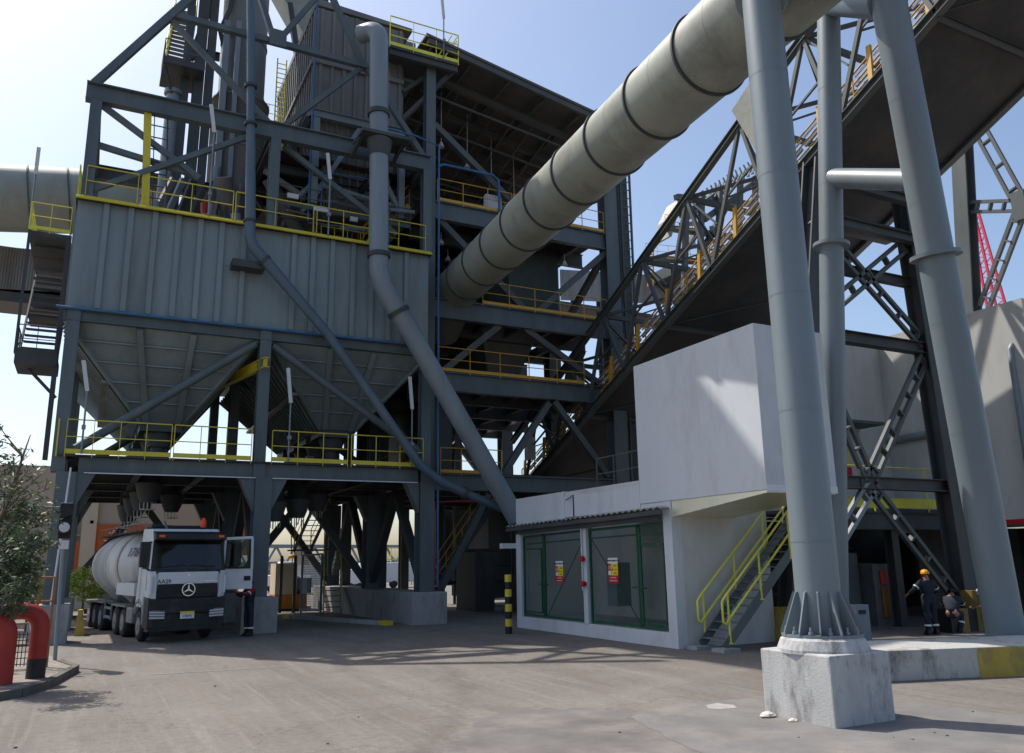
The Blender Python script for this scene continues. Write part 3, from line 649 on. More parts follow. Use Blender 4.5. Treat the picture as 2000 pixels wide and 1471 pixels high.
# ================================================================== PROCESS BUILDING
B = thing('process_building', 'open dark steel process building with sloping roof and orange railed floors behind the big duct', 'industrial building', (13.6, 35, 0))
BY = 35.0; BYB = 48.0
def roofz(x): return 28.45 - .185 * (x - 13.3)
MB().prism([(13.1, BY - .7, roofz(13.1)), (25.6, BY - .7, roofz(25.6)), (25.6, BY - .7, roofz(25.6) + .12), (13.1, BY - .7, roofz(13.1) + .12)], (0, 14.0, 0)).build('roof_sheet', mat('brownish roof sheet', (.10, .09, .085), .7, 0, .2, .8, 3), B)
b = MB()
for x in (13.6, 15.7, 17.9, 20.1, 22.3, 24.4): b.beam((x, BY - .5, roofz(x) - .2), (x, BYB, roofz(x) - .2), .12, .2)
b.build('rafter', steel_b, B); b = MB()
for i in range(5): y = BY + 1.6 + i * 2.7; b.ibeam((13.3, y, roofz(13.3) - .5), (25.3, y, roofz(25.3) - .5), .26, .42); b.beam((13.6, y, roofz(13.6) - 1.6 - i*.1), (24.4, y, roofz(24.4) - 1.2), .1, .12)
for i in range(10): x = 13.6 + i*1.15; b.beam((x, BY + 1.6, roofz(x) - .6), (x + .9, BY + 12.4, roofz(x) - 1.4), .08, .08)
b.ibeam((13.2, BY - .62, roofz(13.2) - .2), (25.5, BY - .62, roofz(25.5) - .2), .18, .4)
b.build('purlin', steel_b, B)
for x, w_ in ((13.55, .5), (24.05, .8)):
    for y in (BY, 41.5, BYB):
        MB().ibeam((x, y, .9), (x, y, roofz(x) - .6), w_, w_ * .9, V(0, 1, 0), .05).build('column', steel_b if y > BY else steel, B)
b = MB().beam((24.95, BY + .2, 1), (25.15, BY + .2, 24), .1).beam((25.6, BY + .2, 1), (25.8, BY + .2, 24), .1)
for i in range(46): z = 1.2 + i * .5; b.beam((24.97, BY + .2, z), (25.75, BY + .2, z + .25), .05)
b.box(25.0, 25.75, BY + .4, BY + .5, 1, 24)
b.build('cable_ladder', steel_b, B)
for x in (17.1, 20.6): MB().ibeam((x, BYB, .5), (x, BYB, roofz(x) - .6), .5, .5, V(0, 1, 0)).build('column', steel_b, B)
LEV = ((19.35, .95, 13.8), (14.35, .95, 13.8), (10.8, .9, 13.8), (6.1, .75, 13.8))
for k_, (z, hh, xs) in enumerate(LEV):
    xe = 23.7
    MB().ibeam((xs, BY - .1, z), (xe, BY - .1, z), .35, hh, t=.05).build('floor_beam', steel, B)
    b = MB()
    for y in (38, 41.5, 45, BYB): b.ibeam((13.6, y, z), (24.2, y, z), .3, .8)
    for x in (15.4, 17.2, 19, 20.8, 22.6): b.ibeam((x, BY, z + .1), (x, BYB, z + .1), .22, .5)
    b.build('floor_joist', steel_b, B)
    if k_ == 0: fl = MB().box(13.6, 24.1, BY - .2, BYB, z + hh/2, z + hh/2 + .06)
    elif k_ == 1: fl = MB().box(13.6, 24.1, BY - .2, 41, z + hh/2, z + hh/2 + .06)
    elif k_ == 2: fl = MB().box(13.6, 24.1, BY - .2, 39.5, z + hh/2, z + hh/2 + .06).box(13.6, 17, 39.5, BYB, z + hh/2, z + hh/2 + .06)
    else: fl = MB().box(13.6, 24.1, BY - .2, BYB, z + hh/2, z + hh/2 + .06)
    fl.build('floor_plate', grate, B)
railing(B, [(13.9, BY - .25, 19.85), (18.0, BY - .25, 19.85)], 1.15, 1.55, ora); railing(B, [(18.1, BY - .25, 19.85), (23.6, BY - .25, 19.85)], 1.15, 1.4, ora)
railing(B, [(16.3, BY - .25, 14.85), (23.6, BY - .25, 14.85)], 1.15, 1.4, ora)
railing(B, [(14.0, BY - .25, 11.28), (22.0, BY - .25, 11.28)], 1.15, 1.6, ora)
railing(B, [(14.1, BY - .25, 6.5), (17.2, BY - .25, 6.5)], 1.15, 1.2, ora)
for p_, q_ in (((14.1, 18.9), (18.6, 15.0)), ((23.8, 18.8), (19.5, 14.9)), ((17.3, 13.9), (13.8, 10.9)), ((18.7, 13.9), (23.8, 11.0)), ((20.0, 10.2), (17.3, 6.4)), ((20.3, 10.3), (23.4, 6.6)),
               ((16.6, 5.6), (14.0, 1.0)), ((17.4, 5.6), (20.4, .8)), ((20.6, 5.7), (23.6, 1.2)), ((13.8, 24.0), (18.8, 20.1)), ((23.9, 24), (19.2, 20))):
    MB().beam((p_[0], BY, p_[1]), (q_[0], BY, q_[1]), .3, .3).build('brace', steel_b, B)
for p_, q_ in (((24, 38, 14), (24, 41.4, 10.9)), ((24, 35.2, 19), (24, 41.4, 15)), ((24, 48, 19), (24, 41.6, 15)), ((13.7, 48, 19), (13.7, 41.6, 15)), ((20.6, 48, 10), (17.1, 48, 6)), ((20.6, 48, 10), (24, 48, 6))):
    MB().beam(p_, q_, .32, .32).build('brace', steel_b, B)
# cladding at the back, machinery inside
MB().box(13.6, 25, BYB + .3, BYB + .4, 20.0, 27.6).build('rear_cladding', steel_d, B)
MB().box(13.7, 19.8, 46.8, 46.9, 6.5, 19).build('rear_cladding', steel_d, B)
MB().box(19.4, 34, 48.6, 48.7, 1.1, 6.2).build('rear_cladding', steel_d, B)
for i in range(5): MB().tube((15.5 + i*1.7, 40 + (i % 3)*2.2, .2), (15.5 + i*1.7, 40 + (i % 3)*2.2, 5.7), (.12, .2, .09, .25, .14)[i], n=10).build('stand_pipe', (steel_b, steel_d, pipem, steel_d, steel_b)[i], B)
for z in (1.4, 2.3, 3.1): MB().tube((17.2, 43, z), (23.8, 43, z + .1), .09, n=8).build('pipe_run', steel_d, B)
for a_ in ((14.2, 15.2, 36, 46, 6.6, 10.3), (18.2, 19.3, 40, 42.5, 0, 3.0), (20.4, 22.8, 43, 46, .5, 5.5), (19.9, 20.8, 38, 39.2, 0, 1.8)): MB().box(*a_).build('machine_casing', steel_d, B)
MB().frustum([(18.6, 39, 12), (20.2, 39, 12), (20.2, 42, 12), (18.6, 42, 12)], [(17.4, 37.4, 15.2), (21.2, 37.4, 15.2), (21.2, 43, 15.2), (17.4, 43, 15.2)]).build('chute', bin_m, B)
MB().box(18.9, 21.9, 37.0, 41.2, 15.8, 18.9).box(17.0, 19.0, 42, 46, 15.5, 18.9).build('green_hopper', mat('dark green grey hopper', (.045, .06, .05), .6), B)
MB().path([(13.9, BY - .35, 21.6), (14.2, BY - .35, 21.75), (16.9, BY - .35, 21.75), (17.2, BY - .35, 21.5), (17.25, BY - .35, 19.6)], .07, 8).build('blue_pipe', blue, B)
MB().box(16.8, 17.7, BY + .3, BY + .6, 19.9, 21.0).build('control_box', lampm, B)
MB().path([(13.75, BY - .4, 1.2), (13.75, BY - .4, 5.15), (17.0, BY - .4, 5.3)], .06, 8).build('fire_pipe', redp, B)
for i in range(7): MB().tube((14.6 + i*1.2, 36 + (i % 3)*2, 18.85 - .1), (14.6 + i*1.2, 36.0 + (i % 3)*2, 18.3), .02, n=5).lathe([(.16, 18.1), (.07, 18.35)], (14.6 + i*1.2, 36 + (i % 3)*2, 0), 10).build('bell_lamp', lampm, B)
for i in range(4): MB().lathe([(.18, 24.6 - i*.3), (.07, 24.9 - i*.3)], (15.4 + i*2.0, 38 + i, 0), 10).tube((15.4 + i*2.0, 38 + i, 24.85 - i*.3), (15.4 + i*2.0, 38 + i, roofz(15.4 + i*2.0) - .1), .02, n=5).build('bell_lamp', lampm, B)
t = thing('inner_stair', 'orange railed steel stair climbing inside the dark building right of the right silo column', 'stair', (15, 38, 0))
stair(t, (14.3, 37, .8), (17.6, 37, 5.2), .9, (0, 1, 0), 14, steel_d, treadm, ora, 1.0)
t = thing('upper_orange_stair', 'orange handrails of a stair seen between the fat grey pipe and the right silo column', 'stair', (11.2, 36.5, 17))
stair(t, (10.6, 36.5, 17.3), (12.9, 36.5, 19.9), .9, (0, 1, 0), 8, ora, treadm, ora, 1.0)
t = thing('switchback_stair', 'dark steel stair with yellow rails zigzagging up under the silo platform', 'stair', (11, 42, 0))
stair(t, (11.2, 41.8, .2), (12.2, 46.0, 3.3), .9, (1, 0, 0), 12, steel_d, treadm, yel, 1.0)
MB().box(10.0, 13.0, 46.0, 47.2, 3.25, 3.33).build('landing', steel_d, t)
stair(t, (10.6, 46.2, 3.3), (11.0, 42.0, 6.4), .9, (1, 0, 0), 12, steel_d, treadm, yel, 1.0)

# left stair tower on the silo side
t = thing('side_stair_tower', 'open steel stair tower with yellow landing rail hanging on the left side of the silo', 'stair', (-3, 37, 10.8))
MB().box(-3.15, -1.65, 36.4, 41.5, 15.7, 15.9).build('landing', steel_d, t); MB().box(-3.1, -1.65, 36.0, 38.2, 10.3, 10.75).beam((-2.7, 37, 10.35), (-1.6, 37, 9.2), .12).build('landing', steel_d, t); MB().box(-3.1, -1.6, 40, 41.5, 13.2, 13.4).build('landing', steel_d, t)
railing(t, [(-1.7, 36.35, 15.95), (-3.15, 36.35, 15.95), (-3.15, 41, 15.95)], 1.15, .75, yelb)
b = MB()
for i in range(14): z = 10.9 + i*.34; y = 37.2 + i*.28; b.beam((-3.0, y, z), (-1.75, y, z), .27, .05)
for i in range(8): z = 13.5 + i*.3; y = 41 - i*.5; b.beam((-3.0, y, z), (-1.75, y, z), .27, .05)
b.build('tread', steel_d, t)
MB().beam((-3.06, 37.2, 10.9), (-3.06, 41.0, 15.5), .06, .3).beam((-1.7, 37.2, 10.9), (-1.7, 41.0, 15.5), .06, .3).beam((-3.1, 36.1, 10.7), (-3.1, 36.1, 15.8), .1).beam((-1.7, 36.2, 6.6), (-1.7, 36.2, 15.8), .18).build('stringer', steel_d, t)
railing(t, [(-1.7, 36.05, 10.75), (-3.1, 36.05, 10.75), (-3.1, 38.2, 10.75)], 1.1, .8, steel_d)

# ================================================================== BIG DUCT
D_ = thing('big_duct', 'huge cream ringed round duct slanting out of the dark building overhead', 'duct', tuple(dp(910, 547, 38)))
q0 = dp(910, 547, 1600*2.1/86); q1 = dp(1386, 105, 1600*2.1/166); ax = (q1 - q0)
RINGL = 2.5
U = ax.normalized(); q2 = q1 + U * 9
MB().path([q0 - U*1.1 + V(.3, 3.2, -1.3), q0 - U*1.05 + V(.05, 1.2, -.5), q0 - U*.9 + V(0, .35, -.12), q0 - U*.4, q0, q1, q2], 1.05, 56).build('duct_shell', ductm, D_)
for i in range(-2, 10):
    c = q1 - U * RINGL * i
    MB().path([c - U*.035, c + U*.035], 1.11, 56).build('stiffener_ring', ringm, D_)
    MB().path([c - U*RINGL*.5 - U*.012, c - U*RINGL*.5 + U*.012], 1.054, 56).build('weld_seam', ductm, D_)
# ================================================================== PIPE TRESTLE
T = thing('pipe_trestle', 'three tall slate grey tube legs of the duct support in the foreground', 'pipe support', (10.85, 10.15, 1.1))
a0 = Vector((10.82, 10.16, 1.26)); a1 = Vector((10.97, 10.31, 13.6))
MB().tube(a0, a1, .36, n=40).build('leg', legm, T)
b0 = dp(1632, 1180, 22.5); b1 = dp(1618, 0, 26); b1e = b0 + (b1 - b0) * 1.1
MB().tube(b0 - (b1 - b0)*.03, b1e, .345, n=36).build('leg', legm, T)
c0 = dp(1966, 1243, 20.0); c1 = dp(1735, 0, 21.9); c1e = c0 + (c1 - c0) * 1.08
MB().tube(c0, c1e, .44, n=36).build('leg', legm, T)
def pt(a, c, py):                        # point on a leg at photo row py
    lo, hi = -.2, 1.3
    for _ in range(40):
        m_ = (lo + hi)/2; cc = ROT.transposed() @ (a.lerp(c, m_) - EYE); y_ = 735.5 + 1600*cc.y/cc.z
        if y_ > py: lo = m_
        else: hi = m_
    return a.lerp(c, lo)
MB().tube(pt(b0, b1, 348), pt(c0, c1, 352), .3, n=28).build('cross_tube', legm, T)
MB().box(14, 22, 0, 0, 0, 0) if 0 else None
MB().tube(pt(b0, b1, -6), pt(c0, c1, -2), .55, n=28).build('header_tube', legm, T)
MB().tube(a1 + V(0, 0, -.3), b1e, .5, n=24).build('header_tube', legm, T)
for (p_, q_, yy, rr) in ((b0, b1, 480, .52), (c0, c1, 500, .62), (c0, c1, -15, .55)):
    c = pt(p_, q_, yy); u = (q_ - p_).normalized(); MB().tube(c - u*.05, c + u*.05, rr, n=32).build('flange', legm, T)
for (p_, q_, rr) in ((a0, a1, .36), (b0, b1, .345), (c0, c1, .44)):
    b = MB(); u = (q_ - p_).normalized()
    for f_ in (.12, .3, .47, .66, .83): c = p_.lerp(q_, f_); b.tube(c - u*.008, c + u*.008, rr + .004, n=36, cap=False)
    b.build('weld_seam', legm, T)
gp = MB().tube((10.82, 10.16, 1.24), (10.82, 10.16, 1.28), .63, n=32)
gp.build('base_plate', legm, T)
for k_ in range(12):
    a = k_ * math.pi/6 + .2; dx, dy = math.cos(a), math.sin(a); c = V(10.82, 10.16, -.09); nrm = V(-dy, dx, 0)*.025
    MB().prism([c + V(dx*.3, dy*.3, 1.37) - nrm/2, c + V(dx*.64, dy*.64, 1.37) - nrm/2, c + V(dx*.64, dy*.64, 1.42) - nrm/2, c + V(dx*.4, dy*.4, 2.02) - nrm/2, c + V(dx*.3, dy*.3, 2.05) - nrm/2], nrm).build('gusset', legm, T)
b = MB()
for k_ in range(12):
    a = (k_ + .5) * math.pi/6 + .2; x, y = 10.82 + .56*math.cos(a), 10.16 + .56*math.sin(a); b.tube((x, y, 1.28), (x, y, 1.4), .02, n=8).tube((x, y, 1.29), (x, y, 1.33), .04, n=6)
b.build('anchor_bolt', pipem, T)
MB().tube(c0 + V(0, 0, -.06), c0 + V(0, 0, .0), .62, n=24).build('base_plate', legm, T)
MB().lathe([(.62, -.0), (.62, .08)], (c0.x, c0.y, c0.z - .14), 20).build('grout_pad', concp, T)
# foreground block
t = thing('concrete_block', 'stained square concrete footing block under the nearest grey tube leg', 'footing', (10.84, 10.1, 0))
MB().box(10.12, 11.42, 9.4, 10.86, -.05, 1.03).build('block', concp, t, bevel=.025)
MB().lathe([(.72, 1.0), (.72, 1.06), (.66, 1.2), (.6, 1.24), (.1, 1.24)], (10.80, 10.14, 0), 20, smooth=False).build('grout_pad', concp, t)
# kerb wall
t = thing('kerb_wall', 'low worn concrete kerb wall with white and yellow paint behind the footing block', 'wall', (14, 12, 0))
k0 = V(11.9, 12.9, 0); k1 = V(14.73, 12.15, 0)*1.0; kd = (V(17.67, 11.26, 0) - k1).normalized(); kn = V(-kd.y, kd.x, 0)
def kseg(a, c, m_, nm, extra=0):
    p_ = k1 + kd*a - kn*extra; q_ = k1 + kd*c - kn*extra; v = [p_, q_, q_ + kn*(2.0 + extra), p_ + kn*(2.0 + extra)]
    MB().prism(v, (0, 0, .6 + extra*.5)).build(nm, m_, t, bevel=.02)
kseg(-.9, 9, concw, 'wall_segment')
q_ = k1 + kd*2.05 - kn*.012; MB().prism([q_, q_ + kd*1.9, q_ + kd*1.9 + kn*.009, q_ + kn*.009], (0, 0, .585)).build('yellow_paint_band', concy, t)
# stones
for i, (px, py) in enumerate(((1700,1432),(1825,1431),(1850,1437),(1745,1440),(1210,1430),(1270,1412),(640,1452),(420,1340),(215,1350),(1900,1390),(980,1330),(1560,1440),(30,1460),(700,1400))):
    c = at(px, py, z=.01); q = MB().lathe([(.2, 0), (1, .25), (.7, .8), (.1, 1)], (0, 0, 0), 6, smooth=False); rr = .012 + .012*((i*7) % 5)/4; q.v = [V(v.x*rr*1.3 + c.x, v.y*rr + c.y, v.z*rr) for v in q.v]
    tag(q.build('pebble', steel_d), 'small dark pebble scattered on the sunlit paving', 'stone', 'pebbles on the paving')
def stone(x, y, s, label, seed, m_=stonem):
    rnd = random.Random(seed); b = MB().lathe([(.02, 0), (.8, .03), (1, .3), (.85, .62), (.35, .85), (.05, .9)], (0, 0, 0), 9, smooth=False)
    b.v = [V(v.x*s*(1 + rnd.uniform(-.25, .25)), v.y*s*.8*(1 + rnd.uniform(-.25, .25)), v.z*s*.8) + V(x, y, 0) for v in b.v]
    o = b.build('stone', m_); tag(o, label, 'stone', 'stones by the footing block'); return o
stone(10.30 - .35, 10.62, .13, 'largest pale stone at the foot of the concrete block', 1)
stone(10.02, 10.15, .075, 'small pale stone just right of the largest stone by the block', 2)
stone(10.42, 8.35, .035, 'dark pebble on the paving in front of the block shadow', 3, asph)
MB()

# ================================================================== INCLINED CONVEYOR GALLERY
G = thing('conveyor_gallery', 'long inclined truss conveyor gallery with dark underside and orange railings rising to the upper right', 'conveyor', (25.5, 32, 0))
XL, XR = 22.4, 28.4; gz = lambda y: 11.15 - .44 * (y - 32.1); tz = lambda y: 19.9 - .5 * (y - 22.77) if y > 22.77 else 19.9 - .46 * (y - 22.77)
Y0, Y1 = 43.5, 8.0
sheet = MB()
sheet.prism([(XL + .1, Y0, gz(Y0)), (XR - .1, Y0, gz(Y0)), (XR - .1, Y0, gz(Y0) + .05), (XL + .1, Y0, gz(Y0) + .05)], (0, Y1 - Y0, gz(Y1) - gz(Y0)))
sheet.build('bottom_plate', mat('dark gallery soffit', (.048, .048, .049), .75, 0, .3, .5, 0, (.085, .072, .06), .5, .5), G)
for x in (XL, XR):
    MB().ibeam((x, Y0, gz(Y0)), (x, Y1, gz(Y1)), .3, .32).build('bottom_chord', steel_b, G)
    MB().ibeam((x, Y0 + .3, tz(Y0)), (x, 22.77, tz(22.77)), .28, .28).ibeam((x, 22.77, tz(22.77)), (x, Y1, tz(Y1)), .28, .28).build('top_chord', steel_b, G)
TN = [40.4, 36.9, 33.4, 29.9, 26.4, 22.8, 19.2, 15.6, 12.0]; BN = [42.2, 38.7, 35.2, 31.7, 28.4, 25.1, 21.6, 18.0, 14.0, 10.0]
for x in (XL, XR):
    for i, y in enumerate(TN):
        for q in (BN[i], BN[i + 1]):
            MB().beam((x, y, tz(y)), (x, q, gz(q)), .15, .15).build('truss_diagonal', steel_b, G)
b = MB()
for i, y in enumerate(TN): b.beam((XL, y, tz(y)), (XR, y, tz(y)), .18, .22)
for i in range(len(TN) - 1):
    a_, c_ = TN[i], TN[i+1]; b.beam((XL, a_, tz(a_)), (XR, c_, tz(c_)), .14); 
for i in range(len(TN) - 1): a_, c_ = TN[i], TN[i+1]; b.beam((XR, a_, tz(a_) - .1), (XL, c_, tz(c_) - .1), .1)
b.build('top_lateral', steel_b, G)
for i, y in enumerate(TN):
    ym_ = (BN[i] + y)/2; zm_ = (gz(BN[i]) + tz(y))/2; yn_ = (BN[i+1] + y)/2; zn_ = (gz(BN[i+1]) + tz(y))/2
    MB().beam((XL, ym_, zm_), (XL, yn_, zn_), .08).beam((XL, ym_, zm_), (XR, y, tz(y) - .15), .07).build('sub_brace', steel_b, G)
    if i < len(TN) - 1: MB().beam((XL + .02, y, tz(y)), (XL + .02, (y + TN[i+1])/2, gz((y + TN[i+1])/2) + 1.7), .07).build('sub_brace', steel_b, G)
b = MB()
for y in BN[::2]: b.ibeam((XL, y, gz(y) - .08), (XR, y, gz(y) - .08), .16, .2)
for i in range(0, len(BN) - 1, 2): b.beam((XL, BN[i], gz(BN[i]) - .03), (XR, BN[i+1], gz(BN[i+1]) - .03), .06, .04)
b.build('floor_lateral', steel_d, G)
nrm = V(0, .403, .915)
MB().prism([(XL + .25, Y0, gz(Y0) + .1), (XL + .31, Y0, gz(Y0) + .1), (XL + .31, Y0, gz(Y0) + .62), (XL + .25, Y0, gz(Y0) + .62)], (0, Y1 - Y0, gz(Y1) - gz(Y0))).build('green_stringer', greend, G)
b = MB()
for i in range(60):
    y = Y0 - .4 - i * .58; b.box(XL + .18, XL + .24, y, y + .26, gz(y) + .28, gz(y) + .47)
b.build('pale_label_plate', mat('pale green idler plate', (.42, .48, .28), .6), G)
b = MB()
for i in range(42):                     # idler rollers and belt pieces; their white paint stands in for sunlight
    y = Y0 - .5 - i * .84; z = gz(y)
    b.beam((XL + .8, y, z + 1.5), (XL + .8, y - .7, z + 1.5 + .308), .1, .13); b.beam((XL + .8, y, z + 1.85), (XL + .8, y - .7, z + 1.85 + .308), .06, .07)
    b.tube((XL + 1.0, y, z + .8), (XL + 2.0, y, z + .8), .08, n=8)
b.build('sunlit_white_belt', whitem, G)
MB().beam((XL + 1.5, Y0, gz(Y0) + 1.1), (XL + 1.5, Y1, gz(Y1) + 1.1), 1.1, .05).beam((XL + 3.6, Y0, gz(Y0) + .95), (XL + 3.6, Y1, gz(Y1) + .95), 1.2, .05).beam((XL + 1.0, Y0, gz(Y0) + .7), (XL + 1.0, Y1, gz(Y1) + .7), .08, .2).build('belt', grate, G)
for xx, mm, hh in ((XL + .5, ora, 1.15), (XL + 2.35, ora, 1.15), (XR - .5, ora, 1.15)):
    railing(G, [(xx, Y0, gz(Y0) + .55), (xx, Y1, gz(Y1) + .55)], hh, 1.75, mm, toe=.12, post=.06, r=.035, mid=2)
y = 42.5
while y > 9: MB().beam((XL + .12, y, gz(y) + .15), (XL + .2, y, gz(y) + 1.72), .17, .1, V(1, 0, 0)).build('orange_post', ora, G); y -= 2.35
MB().frustum([(XL - .2, 21.9, 18.2), (XL - .1, 21.9, 18.2), (XL - .1, 20.6, 19.0), (XL - .2, 20.6, 19.0)], [(XL - .2, 23.0, 20.5), (XL - .1, 23.0, 20.5), (XL - .1, 21.6, 21.3), (XL - .2, 21.6, 21.3)]).build('pale_cover_panel', ductm, G)
MB().box(XL - .15, XL + .1, 41.0, 41.9, 8.2, 10.0).build('control_box', lampm, G)
MB().beam((XL - .1, 37.8, gz(37.8)+.2), (XL - .1, 41.0, tz(41) - .3), .1).build('pale_brace', pipem, G)  # brace in a paler grey than the other truss members
# trestle bent under the gallery
ty = 19.4
for p_, q_ in (((27.75, 0), (27.2, gz(ty))), ((19.3, 0), (22.6, gz(ty)))):
    MB().ibeam((p_[0], ty, -.05), (q_[0], ty, q_[1] - .1), .62, .62, V(0, 1, 0), .06).build('bent_leg', steel_d, G)
def lx(z, s): return (27.75 - .55*z/16.7) if s > 0 else (19.3 + 3.3*z/16.7)
for z in (4.9, 10.0, 14.4): MB().ibeam((lx(z, -1), ty, z), (lx(z, 1), ty, z), .4, .42).build('bent_beam', steel_d, G)
for z, y_ in ((16.1, ty - 1.2), (15.6, ty + .9), (15.0, ty - .5), (13.6, ty + .3)): MB().ibeam((22.5, y_, z - .9), (27.3, y_, z - .9), .3, .36).build('bearing_beam', steel_d, G)
xm = 23.6
for p_, q_, n_ in (((xm, 5.0), (lx(9.9, 1), 9.9), 7), ((xm, 5.0), (lx(9.9, -1), 9.9), 7), ((xm, 4.8), (lx(.6, 1), .6), 6), ((xm, 4.8), (lx(.6, -1), .6), 6), ((lx(10.1, 1), 10.1), (lx(14.3, -1), 14.3), 6), ((lx(10.1, -1), 10.1), (lx(14.3, 1), 14.3), 6)):
    MB().laced((p_[0], ty, p_[1]), (q_[0], ty, q_[1]), .42, .14, n_, V(0, 1, 0)).build('laced_brace', pipem if p_[1] == 4.8 and q_[0] < xm else steel_b, G)
MB().box(xm - .5, xm + .5, ty - .05, ty + .05, 4.5, 5.4).build('gusset_plate', steel_d, G)
for x, w_ in ((27.75, .45), (19.3, .45)):
    b = MB().box(x - w_, x + w_, ty - w_, ty + w_, 0, .35).box(x - .36, x + .36, ty - .36, ty + .36, .35, 1.0); b.build('yellow_base', concy, G)

# ================================================================== WHITE SUBSTATION
W = thing('substation', 'white rendered block raised on a grey transformer room with green mesh doors', 'building', (15.2, 21, 0))
MB().box(15.2, 17.7, 15.62, 21.05, 4.17, 8.55).build('white_block', wall_w, W, bevel=.01)
MB().prism([(15.24, 15.66, 4.165), (15.24, 15.66, 4.10), (15.24, 19.545, 3.70), (15.24, 19.545, 4.165)], (2.42, 0, 0)).build('soffit', mat('brushed metal soffit', (.80, .78, .64), .38, .75, .08, 1.2), W)
MB().box(15.2, 17.7, 15.6, 15.615, 4.12, 4.3).build('drip_edge', lampm, W)
# lower room: piers, plinth, back wall
b = MB().box(15.2, 15.55, 19.55, 19.95, 0, 4.16).box(15.22, 15.5, 19.952, 21.05, 3.9, 4.16).box(15.2, 15.45, 24.28, 24.55, .4, 3.62).box(15.2, 15.5, 29.1, 29.5, 0, 3.55)
b.box(15.2, 15.5, 19.95, 29.1, 0, .42)
b.build('front_pier', wall_w, W)
b = MB().box(15.552, 18.9, 19.55, 19.75, 0, 4.16).box(15.3, 18.6, 29.3, 29.495, 0, 4.1).box(18.4, 18.6, 19.75, 29.3, 0, 4.1)
b.build('side_wall', wall_g, W)
MB().box(15.5, 18.4, 19.76, 29.29, .3, .4).build('room_floor', conc, W)
MB().box(15.6, 18.6, 21.06, 25.6, 4.0, 4.9).box(15.2, 15.6, 21.06, 25.6, 4.75, 4.9).build('roof_block', wall_g, W)
MB().box(15.2, 16.0, 25.65, 29.45, 3.75, 4.93).box(15.205, 15.6, 21.06, 25.64, 4.0, 4.75).build('parapet', wall_w, W)
b = MB(); n_ = 64; y0_, y1_ = 19.6, 29.75
pr_ = []
for i in range(n_ + 1):
    y = y0_ + (y1_ - y0_) * i / n_; pr_.append((y, .07 if i % 2 else 0))
vs = [(14.85, y, 3.93 + z - .012*(y-19.6)) for y, z in pr_] + [(16.4, y, 4.0 + z - .012*(y-19.6)) for y, z in pr_]
vs += [(a, c, d + .012) for a, c, d in vs]; m_ = n_ + 1
fs = [(i, i+1, m_+i+1, m_+i) for i in range(n_)] + [(2*m_+i, 3*m_+i, 3*m_+i+1, 2*m_+i+1) for i in range(n_)] + [(i, 2*m_+i, 2*m_+i+1, i+1) for i in range(n_)]
b.add(vs, fs).build('corrugated_canopy', clad, W)
MB().beam((14.9, 19.6, 3.84), (14.9, 29.75, 3.72), .06, .12).beam((15.1, 19.96, 3.70), (15.1, 29.1, 3.6), .08, .16).build('canopy_beam', steel_d, W)
# green mesh doors
def gate(y0, y1, ztop0, ztop1, label, wick, sgn):
    t = thing('mesh_gate', label, 'gate', (15.3, y0, .42), 'green mesh gates of the transformer rooms')
    x = 15.32; b = MB()
    for y in (y0 + .04, y1 - .04): b.beam((x, y, .44), (x, y, (ztop0 if y < (y0+y1)/2 else ztop1)), .07, .07)
    b.beam((x, y0, .5), (x, y1, .5), .06, .08).beam((x, y0, ztop0), (x, y1, ztop1), .06, .08).beam((x, y0, ztop0 - .28), (x, y1, ztop1 - .28), .04, .05)
    b.beam((x, wick, .5), (x, wick, ztop0 - .0), .06, .1); b.beam((x, wick + .12, .5), (x, wick + .12, ztop0), .04, .05)
    b.build('gate_frame', greenm, t)
    b = MB(); wa, wb = (y0 + .12, wick - .08) if sgn < 0 else (wick + .2, y1 - .12)
    for yy in (wa, wb): b.beam((x - .03, yy, .6), (x - .03, yy, 2.95), .05, .05)
    b.beam((x - .03, wa, 2.95), (x - .03, wb, 2.95), .05, .05).beam((x - .03, wa, .62), (x - .03, wb, .62), .05, .05)
    d = b.build('wicket_door', greenm, t)
    MB().beam((x - .08, wick - .35, 1.65), (x - .08, wick + .35, 1.65), .03, .05).build('latch_bar', greenm, d)
    q0, q1 = (wick + .15, y1 - .1) if sgn < 0 else (wick - .1, y0 + .1)
    MB().beam((x + .03, q0, .55), (x + .03, q1, 3.2), .02, .03).build('brace_rod', greenm, t)
    o = MB().add([(x + .01, y0 + .06, .48), (x + .01, y1 - .06, .48), (x + .01, y1 - .06, ztop1), (x + .01, y0 + .06, ztop0)], [(0, 1, 2, 3)]).build('chain_link', chain, t)
    return t
gate(19.98, 24.25, 3.55, 3.5, 'right hand green mesh gate whose wicket door shows a grey cabinet', 21.35, -1)
gate(24.58, 29.08, 3.5, 3.42, 'left hand green mesh gate next to the yellow and black bollard', 27.4, 1)
for y, lab in ((23.9, 'tall grey electrical cabinet behind the right mesh gate wicket'), (26.0, 'pale electrical cabinet behind the left mesh gate'),):
    pass
t = thing('electrical_cabinet', 'grey electrical cabinet with a small yellow sticker behind the right mesh gate', 'cabinet', (17, 21, .4))
MB().box(16.8, 17.5, 20.2, 21.0, 1.0, 2.5).build('body', pipem, t); MB().box(16.78, 16.8, 20.52, 20.66, 1.95, 2.12).build('sticker', yelb, t); MB().box(16.78, 16.8, 20.52, 20.66, 2.12, 2.3).build('sticker', whitem, t)
t = thing('electrical_cabinet', 'slim electrical cabinet with a yellow sticker behind the left mesh gate', 'cabinet', (17, 25.2, .4))
MB().box(16.8, 17.4, 24.9, 25.5, .9, 2.4).build('body', pipem, t); MB().box(16.78, 16.8, 25.1, 25.2, 1.75, 2.2).build('sticker', yelb, t)

